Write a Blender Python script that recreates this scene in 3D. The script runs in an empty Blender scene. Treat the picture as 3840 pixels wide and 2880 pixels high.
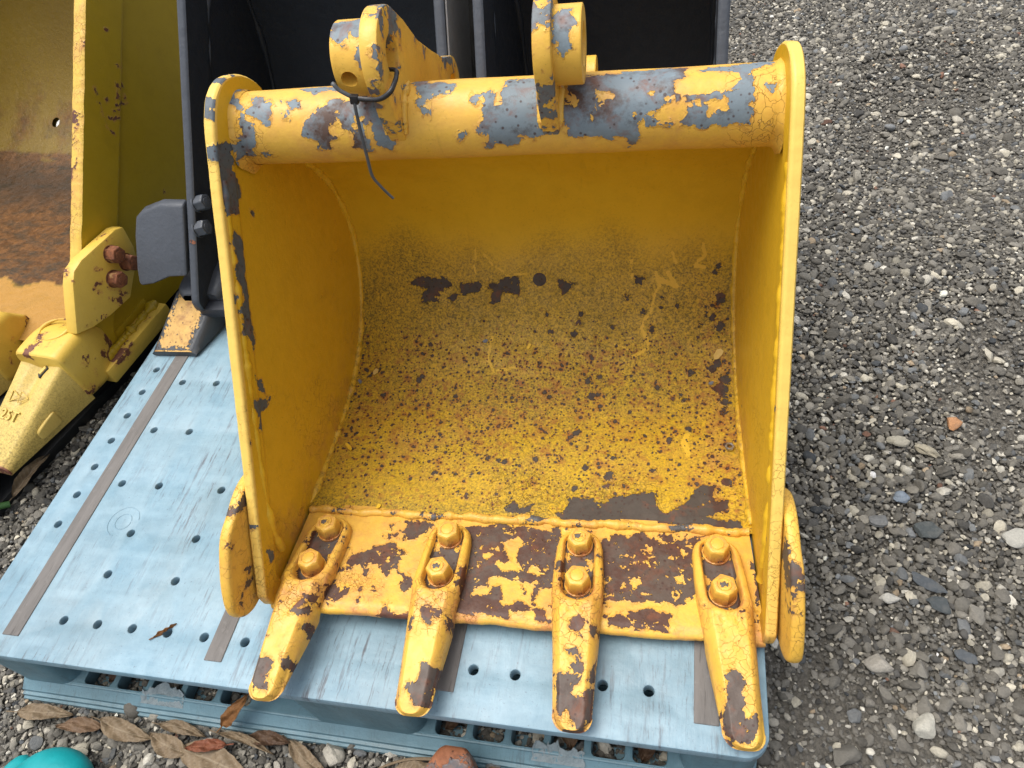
import bpy, bmesh, math, random
import numpy as np
from mathutils import Vector, Matrix

# ------------------------------------------------------------------ camera, world, sun, exposure
SC = bpy.context.scene
COL = SC.collection
cam_d = bpy.data.cameras.new("camera")
cam = bpy.data.objects.new("camera", cam_d)
COL.objects.link(cam)
SC.camera = cam
cam_d.sensor_fit = 'HORIZONTAL'
cam_d.sensor_width = 36.0
cam_d.lens = 25.11
cam_d.clip_start = 0.02
cam_d.clip_end = 500.0
CAM = np.array([-0.110181277, -0.218346816, 0.878905902])
cam.location = CAM
cam.rotation_euler = (0.715395118, 0.154588505, 0.167766629)

W = bpy.data.worlds.new("World")
SC.world = W
W.use_nodes = True
wn = W.node_tree
sky = wn.nodes.new('ShaderNodeTexSky')
sky.sky_type = 'NISHITA'
sky.sun_disc = False
SUN_EL, SUN_AZ = math.radians(75), math.radians(-95)     # azimuth measured from +Y towards +X
sky.sun_elevation = SUN_EL
sky.sun_rotation = SUN_AZ
sky.air_density = 1.0
sky.dust_density = 4.0
sky.ozone_density = 1.0
bg = wn.nodes['Background']
bg.inputs['Strength'].default_value = 0.145
hsv = wn.nodes.new('ShaderNodeHueSaturation')          # thin overcast: the blue is washed out
hsv.inputs['Saturation'].default_value = 0.42
wn.links.new(sky.outputs['Color'], hsv.inputs['Color'])
wn.links.new(hsv.outputs['Color'], bg.inputs['Color'])

sun_d = bpy.data.lights.new("sun", 'SUN')
sun_d.energy = 1.7
sun_d.angle = math.radians(45)
sun_d.color = (1.0, 0.95, 0.87)
sun = bpy.data.objects.new("sun", sun_d)
COL.objects.link(sun)
sdir = Vector((math.sin(SUN_AZ) * math.cos(SUN_EL), math.cos(SUN_AZ) * math.cos(SUN_EL), math.sin(SUN_EL)))
sun.rotation_euler = sdir.to_track_quat('Z', 'Y').to_euler()
sun.location = (0, 0, 6)
SC.view_settings.view_transform = 'Standard'
SC.view_settings.look = 'None'
SC.view_settings.gamma = 1.0
SC.view_settings.use_curve_mapping = False
SC.view_settings.exposure = 0.72

RNG = np.random.default_rng(7)
random.seed(7)

# ------------------------------------------------------------------ helpers: objects
def tag(o, label=None, cat=None, group=None, kind=None):
    if label: o['label'] = label
    if cat: o['category'] = cat
    if group: o['group'] = group
    if kind: o['kind'] = kind
    return o

def empty(name, loc, label, cat, group=None, rz=0.0, rot=None):
    o = bpy.data.objects.new(name, None)
    COL.objects.link(o)
    o.empty_display_size = 0.05
    o.location = loc
    o.rotation_euler = rot if rot is not None else (0, 0, rz)
    return tag(o, label, cat, group)

class MB:
    """collects vertices, faces and per-vertex float attributes; build() links ONE mesh object"""
    def __init__(s): s.v = []; s.f = []; s.a = {}; s.n = 0
    def add(s, verts, faces, **attrs):
        verts = np.asarray(verts, float).reshape(-1, 3)
        k = len(verts)
        s.v.append(verts)
        s.f.extend([tuple(int(i) + s.n for i in f) for f in faces])
        for key in set(list(s.a) + list(attrs)):
            if key not in s.a: s.a[key] = [np.full(s.n, DEF.get(key, 0.0))]
            s.a[key].append(np.asarray(attrs[key], float).reshape(-1) if key in attrs else np.full(k, DEF.get(key, 0.0)))
        s.n += k
        return s
    def grid(s, P, flip=False, close_u=False, close_v=False, **attrs):
        n, m = P.shape[:2]
        fs = []
        for i in range(n if close_u else n - 1):
            i2 = (i + 1) % n
            for j in range(m if close_v else m - 1):
                j2 = (j + 1) % m
                q = (i * m + j, i2 * m + j, i2 * m + j2, i * m + j2)
                fs.append(q[::-1] if flip else q)
        return s.add(P.reshape(-1, 3), fs, **attrs)
    def build(s, name, mat, parent=None, smooth=40, scale=None, origin=None, doubles=0.0):
        V = np.concatenate(s.v) if s.v else np.zeros((0, 3))
        if scale is not None: V = V * scale
        me = bpy.data.meshes.new(name)
        me.from_pydata(V.tolist(), [], s.f)
        if 'd' not in s.a: s.a['d'] = [np.full(len(V), -50.0)]
        for k, parts in s.a.items():
            at = me.attributes.new(k, 'FLOAT', 'POINT')
            at.data.foreach_set('value', np.concatenate(parts).astype(np.float32))
        me.validate()
        if doubles:
            b = bmesh.new(); b.from_mesh(me)
            bmesh.ops.remove_doubles(b, verts=b.verts, dist=doubles)
            bmesh.ops.recalc_face_normals(b, faces=b.faces)
            b.to_mesh(me); b.free()
        me.update()
        if smooth:
            me.polygons.foreach_set('use_smooth', [True] * len(me.polygons))
            me.set_sharp_from_angle(angle=math.radians(smooth))
        o = bpy.data.objects.new(name, me)
        COL.objects.link(o)
        if mat: me.materials.append(mat)
        if parent is not None: o.parent = parent
        return o
DEF = {'d': -50.0, 'scr': -50.0}

def from_bm(name, bm, mat, parent=None, smooth=40):
    bmesh.ops.recalc_face_normals(bm, faces=bm.faces)
    me = bpy.data.meshes.new(name)
    bm.to_mesh(me); bm.free()
    at = me.attributes.new('d', 'FLOAT', 'POINT'); at.data.foreach_set('value', np.full(len(me.vertices), -50.0, np.float32))
    if smooth:
        me.polygons.foreach_set('use_smooth', [True] * len(me.polygons))
        me.set_sharp_from_angle(angle=math.radians(smooth))
    o = bpy.data.objects.new(name, me)
    COL.objects.link(o)
    if mat: me.materials.append(mat)
    if parent is not None: o.parent = parent
    return o

def catmull(pts, n=12):
    pts = [np.array(p, float) for p in pts]; out = []
    for i in range(len(pts) - 1):
        p0 = pts[max(i - 1, 0)]; p1 = pts[i]; p2 = pts[i + 1]; p3 = pts[min(i + 2, len(pts) - 1)]
        for k in range(n):
            t = k / n
            out.append(.5 * ((2 * p1) + (-p0 + p2) * t + (2 * p0 - 5 * p1 + 4 * p2 - p3) * t * t + (-p0 + 3 * p1 - 3 * p2 + p3) * t ** 3))
    out.append(pts[-1])
    return np.array(out)

def resample(P, n):
    P = np.asarray(P, float)
    s = np.r_[0, np.cumsum(np.linalg.norm(np.diff(P, axis=0), axis=1))]
    t = np.linspace(0, s[-1], n)
    return np.stack([np.interp(t, s, P[:, k]) for k in range(P.shape[1])], 1)

def frames(P):
    T = np.gradient(P, axis=0); T /= np.linalg.norm(T, axis=1)[:, None] + 1e-12
    ref = np.array([0, 0, 1.0]) if abs(T[:, 2]).mean() < .8 else np.array([1.0, 0, 0])
    N = []; 
    n = ref - T[0] * (ref @ T[0]); n /= np.linalg.norm(n)
    for t in T:
        n = n - t * (n @ t); n /= np.linalg.norm(n) + 1e-12
        N.append(n)
    N = np.array(N)
    return T, N, np.cross(T, N)

def tube_mb(mb, path, r, seg=10, ry=None, cap=True, wob=0.0, seed=0, **attrs):
    P = np.asarray(path, float)
    T, N, B = frames(P)
    n = len(P)
    r = np.broadcast_to(np.asarray(r, float), (n,)).copy()
    r2 = r if ry is None else np.broadcast_to(np.asarray(ry, float), (n,)).copy()
    if wob:
        g = np.random.default_rng(seed)
        w = 1 + wob * np.convolve(g.normal(size=n + 4), np.ones(5) / 5, 'valid') * 2
        r = r * w; r2 = r2 * w
    a = np.linspace(0, 2 * np.pi, seg, endpoint=False)
    G = P[:, None] + r[:, None, None] * np.cos(a)[None, :, None] * N[:, None] + r2[:, None, None] * np.sin(a)[None, :, None] * B[:, None]
    at = {k: np.broadcast_to(v, (n, seg)) for k, v in attrs.items()}
    base = mb.n
    mb.grid(G, close_v=True, **at)
    if cap:
        mb.f.append(tuple(base + i for i in range(seg))[::-1])
        mb.f.append(tuple(base + (n - 1) * seg + i for i in range(seg)))
    return mb

def box_mb(mb, x0, x1, y0, y1, z0, z1):
    v = [(x0, y0, z0), (x1, y0, z0), (x1, y1, z0), (x0, y1, z0), (x0, y0, z1), (x1, y0, z1), (x1, y1, z1), (x0, y1, z1)]
    f = [(0, 3, 2, 1), (4, 5, 6, 7), (0, 1, 5, 4), (1, 2, 6, 5), (2, 3, 7, 6), (3, 0, 4, 7)]
    return mb.add(v, f)

def bevel_box(x0, x1, y0, y1, z0, z1, w=.003, seg=2):
    bm = bmesh.new()
    bmesh.ops.create_cube(bm, size=1)
    for v in bm.verts:
        v.co = Vector(((x0 + x1) / 2 + v.co.x * (x1 - x0), (y0 + y1) / 2 + v.co.y * (y1 - y0), (z0 + z1) / 2 + v.co.z * (z1 - z0)))
    bmesh.ops.bevel(bm, geom=list(bm.edges), offset=w, segments=seg, profile=.6, affect='EDGES')
    return bm

def prism_bm(outline, a0, a1, axis='x', holes=(), bevel=0.0, seg=2):
    """flat outline (u,v) with holes, extruded between a0 and a1 along axis"""
    bm = bmesh.new()
    def pt(u, v, a): return {'x': (a, u, v), 'y': (u, a, v), 'z': (u, v, a)}[axis]
    loops = [outline] + list(holes)
    edges = []
    for lp in loops:
        vs = [bm.verts.new(pt(u, v, a0)) for u, v in lp]
        edges += [bm.edges.new((vs[i], vs[(i + 1) % len(vs)])) for i in range(len(vs))]
    bmesh.ops.triangle_fill(bm, use_beauty=True, use_dissolve=False, edges=edges)
    r = bmesh.ops.extrude_face_region(bm, geom=list(bm.faces))
    d = Vector(pt(0, 0, a1)) - Vector(pt(0, 0, a0))
    for e in r['geom']:
        if isinstance(e, bmesh.types.BMVert): e.co += d
    bmesh.ops.recalc_face_normals(bm, faces=bm.faces)
    if bevel:
        es = [e for e in bm.edges if len(e.link_faces) == 2 and e.calc_face_angle(0) > 1.2]
        bmesh.ops.bevel(bm, geom=es, offset=bevel, segments=seg, profile=.5, affect='EDGES', clamp_overlap=True)
    return bm

def circle(cx, cy, r, n=24, a0=0.0):
    return [(cx + r * math.cos(a0 + 2 * math.pi * i / n), cy + r * math.sin(a0 + 2 * math.pi * i / n)) for i in range(n)]

def rrect(x0, x1, y0, y1, r, n=5):
    out = []
    for cx, cy, a in ((x1 - r, y1 - r, 0), (x0 + r, y1 - r, 90), (x0 + r, y0 + r, 180), (x1 - r, y0 + r, 270)):
        for k in range(n + 1):
            t = math.radians(a + 90 * k / n); out.append((cx + r * math.cos(t), cy + r * math.sin(t)))
    return out

def arc(cx, cy, r, a0, a1, n=12):
    return [(cx + r * math.cos(math.radians(a0 + (a1 - a0) * k / n)), cy + r * math.sin(math.radians(a0 + (a1 - a0) * k / n))) for k in range(n + 1)]

def sdf(px, py, polys):
    """signed distance (positive inside) to the union of polygons; same unit as the polygons"""
    best = np.full(px.shape, -1e3)
    for poly in polys:
        q = np.array(poly, float)
        lo, hi = q.min(0) - 12, q.max(0) + 12
        m = (px > lo[0]) & (px < hi[0]) & (py > lo[1]) & (py < hi[1])
        if not m.any(): continue
        x, y = px[m], py[m]
        d2 = np.full(x.shape, 1e9); ins = np.zeros(x.shape, bool)
        for i in range(len(q)):
            a, b = q[i - 1], q[i]
            e = b - a; L = e @ e + 1e-12
            t = np.clip(((x - a[0]) * e[0] + (y - a[1]) * e[1]) / L, 0, 1)
            d2 = np.minimum(d2, (x - a[0] - t * e[0]) ** 2 + (y - a[1] - t * e[1]) ** 2)
            c = (a[1] > y) != (b[1] > y)
            with np.errstate(divide='ignore', invalid='ignore'):
                xi = (b[0] - a[0]) * (y - a[1]) / (b[1] - a[1] + 1e-12) + a[0]
            ins ^= c & (x < xi)
        d = np.sqrt(d2) * np.where(ins, 1, -1)
        best[m] = np.maximum(best[m], d)
    return np.maximum(best, -50)

def peel_d(key, u, v):
    a, b = PEEL[key]
    d = sdf(u, v, a)
    if b: d = np.minimum(d, -sdf(u, v, b))
    return d

# ------------------------------------------------------------------ helpers: materials
class NT:
    def __init__(s, name):
        s.m = bpy.data.materials.new(name); s.m.use_nodes = True
        s.t = s.m.node_tree; s.b = s.t.nodes['Principled BSDF']; s.tc = s.t.nodes.new('ShaderNodeTexCoord')
    def put(s, sock, v):
        if isinstance(v, bpy.types.NodeSocket): s.t.links.new(v, sock)
        elif v is not None:
            if sock.type == 'RGBA' and len(v) == 3: v = (*v, 1)
            sock.default_value = v
    def node(s, kind, **props):
        n = s.t.nodes.new(kind)
        for k, v in props.items(): setattr(n, k, v)
        return n
    def math(s, op, a, b=None, c=None, clamp=False):
        n = s.node('ShaderNodeMath', operation=op, use_clamp=clamp)
        s.put(n.inputs[0], a); s.put(n.inputs[1], b); s.put(n.inputs[2], c)
        return n.outputs[0]
    def ramp(s, v, a, b, c=0.0, d=1.0, smooth=False):
        n = s.node('ShaderNodeMapRange', interpolation_type='SMOOTHSTEP' if smooth else 'LINEAR')
        s.put(n.inputs['Value'], v); s.put(n.inputs['From Min'], a); s.put(n.inputs['From Max'], b)
        s.put(n.inputs['To Min'], c); s.put(n.inputs['To Max'], d)
        return n.outputs['Result']
    def mix(s, f, a, b, blend='MIX'):
        n = s.node('ShaderNodeMix', data_type='RGBA', blend_type=blend)
        s.put(n.inputs['Factor'], f); s.put(n.inputs['A'], a) if False else None
        s.put(n.inputs[0], f); s.put(n.inputs[6], a); s.put(n.inputs[7], b)
        return n.outputs[2]
    def noise(s, scale, detail=3, rough=.55, vec=None, col=False, dist=0.0):
        n = s.node('ShaderNodeTexNoise')
        s.put(n.inputs['Vector'], vec or s.tc.outputs['Object']); n.inputs['Scale'].default_value = scale
        n.inputs['Detail'].default_value = detail; n.inputs['Roughness'].default_value = rough; n.inputs['Distortion'].default_value = dist
        return n.outputs['Color' if col else 'Fac']
    def vor(s, scale, feature='F1', vec=None, out='Distance', rand=1.0):
        n = s.node('ShaderNodeTexVoronoi', feature=feature)
        s.put(n.inputs['Vector'], vec or s.tc.outputs['Object']); n.inputs['Scale'].default_value = scale; n.inputs['Randomness'].default_value = rand
        return n.outputs[out]
    def attr(s, name, out='Fac'):
        n = s.node('ShaderNodeAttribute', attribute_name=name); return n.outputs[out]
    def sep(s, c):
        n = s.node('ShaderNodeSeparateColor'); s.put(n.inputs[0], c); return n.outputs
    def stretch(s, sc):
        n = s.node('ShaderNodeMapping'); s.put(n.inputs['Vector'], s.tc.outputs['Object']); n.inputs['Scale'].default_value = sc; return n.outputs[0]
    def warp(s, scale, amt):
        n = s.node('ShaderNodeVectorMath', operation='MULTIPLY_ADD')
        s.put(n.inputs[0], s.noise(scale, 3, .6, col=True)); n.inputs[1].default_value = (amt,) * 3; s.put(n.inputs[2], s.tc.outputs['Object'])
        return n.outputs[0]
    def bump(s, h, dist, strength=1.0, prev=None):
        n = s.node('ShaderNodeBump'); n.inputs['Strength'].default_value = strength; n.inputs['Distance'].default_value = dist
        s.put(n.inputs['Height'], h)
        if prev is not None: s.put(n.inputs['Normal'], prev)
        return n.outputs['Normal']
    def done(s, color, rough=.5, normal=None, metal=0.0, spec=None):
        s.put(s.b.inputs['Base Color'], color); s.put(s.b.inputs['Roughness'], rough); s.put(s.b.inputs['Metallic'], metal)
        if normal is not None: s.put(s.b.inputs['Normal'], normal)
        if spec is not None: s.put(s.b.inputs['Specular IOR Level'], spec)
        return s.m

YEL, YEL2 = (.69, .430, .024), (.63, .365, .012)
PRIMER, BROWN, RUSTC = (.155, .195, .22), (.085, .05, .036), (.17, .055, .022)

def paint(name, base=YEL, base2=YEL2, under=PRIMER, under2=BROWN, mixb=.5, wear=0.0, jag=1.0, crack=.5, halo=.5, rough=.42,
          spots=False, cap=0.0, dirt=0.0, edge_rust=0.0, fleck=0.0, lump=0.25, dirtc=(.135, .105, .016)):
    s = NT(name)
    wv = s.warp(28, .014)
    c1 = s.sep(s.vor(130, out='Color', vec=wv)); c2 = s.sep(s.vor(330, out='Color', vec=wv))
    n90 = s.noise(95, 4, .65)
    j = s.math('ADD', s.math('MULTIPLY', s.math('SUBTRACT', c1[0], .5), 4.2 * jag), s.math('MULTIPLY', s.math('SUBTRACT', c2[0], .5), 1.6 * jag))
    j = s.math('ADD', j, s.math('MULTIPLY', s.math('SUBTRACT', n90, .5), 7.0 * jag))
    d = s.attr('d')
    if cap: d = s.math('MINIMUM', d, cap)
    if wear > 0:
        w = s.math('MULTIPLY', s.math('SUBTRACT', s.noise(17, 4, .62), 1.0 - wear), 70.0)
        d = s.math('MAXIMUM', d, w)
    dj = s.math('ADD', d, j)
    peel = s.ramp(dj, -.15, .15)
    if fleck > 0:
        fl = s.math('MULTIPLY', s.math('LESS_THAN', s.vor(75, vec=wv), .30), s.math('LESS_THAN', s.sep(s.vor(75, out='Color', vec=wv))[1], fleck))
        peel = s.math('MAXIMUM', peel, fl)
    big = s.noise(6, 3, .6)
    col = s.mix(big, base, base2)
    col = s.mix(s.ramp(s.noise(40, 4, .7), .45, .75, 0, .25), col, tuple(c * .72 for c in base2))
    col = s.mix(s.attr('fade'), col, (.80, .54, .13))
    # rusty halo around the bare patches and along the cracks
    if halo > 0:
        h = s.math('MULTIPLY', s.ramp(dj, -5.0, 0.0), s.ramp(s.noise(60, 3, .6), .4, .62))
        col = s.mix(s.math('MULTIPLY', h, halo), col, (.46, .19, .065))
        blot = s.math('MULTIPLY', s.ramp(s.noise(22, 5, .78), .42, .64), s.attr('rust'))
        col = s.mix(s.math('MULTIPLY', blot, .95, clamp=True), col, (.50, .21, .075))
    dn = None
    if dirt > 0 or spots:
        da = s.attr('dirt')
        gr = s.ramp(s.noise(150, 5, .8), .30, .66)
        dn = s.math('MULTIPLY', s.math('MULTIPLY', da, gr), s.ramp(s.noise(14, 4, .65), .3, .6, .5, 1), clamp=True)
        col = s.mix(s.math('MULTIPLY', dn, .9), col, dirtc)
        g2 = s.math('MULTIPLY', s.math('MULTIPLY', da, s.ramp(s.noise(300, 4, .75), .47, .62)), .85, clamp=True)
        col = s.mix(g2, col, (.10, .072, .018))
    if spots:
        sp = s.attr('spot')
        for sc_, r0, r1, bias in ((42, .09, .19, .22), (62, .10, .20, .10), (105, .14, .28, .0), (190, .16, .30, .0)):
            v = s.warp(60, .006)
            cc = s.sep(s.vor(sc_, out='Color', vec=v))
            dist = s.math('ADD', s.vor(sc_, vec=v), s.math('MULTIPLY', s.math('SUBTRACT', s.noise(240, 3), .5), .22))
            on = s.math('LESS_THAN', s.math('ADD', cc[1], bias), sp)
            rad = s.math('MULTIPLY_ADD', cc[2], r1 - r0, r0)
            dd = s.math('SUBTRACT', rad, dist)
            m = s.math('MULTIPLY', s.ramp(dd, -.02, .03), on)
            ring = s.math('MULTIPLY', s.math('MULTIPLY', s.ramp(dd, -.32, 0.0), on), s.ramp(s.noise(50, 3), .38, .55))
            col = s.mix(s.math('MULTIPLY', ring, .7), col, (.30, .105, .025))
            peel = s.math('MAXIMUM', peel, m)
        scr = s.ramp(s.math('ADD', s.attr('scr'), s.math('MULTIPLY', j, .55)), -.3, .5)
        col = s.mix(s.math('MULTIPLY', scr, .85), col, (.70, .43, .035))
    # specks of grime and thin runs
    sk = s.math('MULTIPLY', s.ramp(s.noise(300, 3, .7), .60, .70), s.ramp(s.noise(12, 3, .6), .40, .62))
    col = s.mix(s.math('MULTIPLY', sk, .45), col, tuple(c * .38 for c in base2))
    run = s.math('MULTIPLY', s.ramp(s.noise(1.0, 4, .7, vec=s.stretch((85, 20, 9))), .56, .70), s.ramp(s.noise(7, 3, .6), .45, .62))
    col = s.mix(s.math('MULTIPLY', run, .22), col, tuple(c * .5 for c in base2))
    # cracks in the paint
    cn = None
    if crack > 0:
        e = s.math('MINIMUM', s.vor(85, 'DISTANCE_TO_EDGE', vec=s.warp(40, .03)), s.math('ADD', s.vor(210, 'DISTANCE_TO_EDGE', vec=wv), s.ramp(s.noise(24, 2), .5, .62, .2, 0)))
        gate = s.ramp(s.math('ADD', s.noise(11, 3, .6), s.math('MULTIPLY', s.attr('crk'), .5)), .76 - .22 * crack, .90 - .22 * crack)
        cn = s.math('MULTIPLY', s.ramp(e, .004, .02, 1, 0), s.math('MULTIPLY', gate, s.math('SUBTRACT', 1.0, peel)))
        col = s.mix(s.math('MULTIPLY', cn, .5), col, (.26, .12, .03))
    # bare metal
    un = s.noise(24, 5, .7)
    um = s.ramp(s.math('ADD', un, s.math('SUBTRACT', s.attr('rust'), .5 - (mixb - .5) * .6)), .42, .58)
    uc = s.mix(um, under, under2)
    uc = s.mix(s.ramp(s.noise(70, 4, .7), .52, .7, 0, .6), uc, tuple(c * .55 for c in under2))
    uc = s.mix(s.ramp(s.noise(33, 4, .7, dist=.4), .53, .70, 0, .65), uc, RUSTC)
    uc = s.mix(s.ramp(s.noise(45, 4, .7), .55, .78, 0, .4), uc, tuple(min(1, c * 1.8) for c in under))
    pv = s.math('ADD', s.vor(120), s.math('MULTIPLY', s.noise(60, 2), .35))
    uc = s.mix(s.math('MULTIPLY', s.ramp(pv, .30, .40, 1, 0), .8), uc, (.045, .017, .011))
    col = s.mix(peel, col, uc)
    h = s.math('MULTIPLY', peel, -1.0)
    if cn is not None: h = s.math('ADD', h, s.math('MULTIPLY', cn, -.5))
    curl = s.math('MULTIPLY', s.ramp(dj, -2.5, -.1), s.math('SUBTRACT', 1.0, peel))
    h = s.math('ADD', h, s.math('MULTIPLY', curl, .35))
    nrm = s.bump(h, .0017)
    nrm = s.bump(s.math('ADD', s.math('MULTIPLY', s.noise(34, 3, .5), .8), s.math('MULTIPLY', s.noise(170, 3, .6), .3)), .004 * lump, .55, nrm)
    rg = s.ramp(s.noise(60, 3), .3, .7, rough - .07, rough + .1)
    rg = s.math('ADD', rg, s.math('MULTIPLY', peel, .12))
    if dn is not None: rg = s.math('ADD', rg, s.math('MULTIPLY', dn, .25), clamp=True)
    return s.done(col, rg, nrm, spec=.4)
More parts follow.
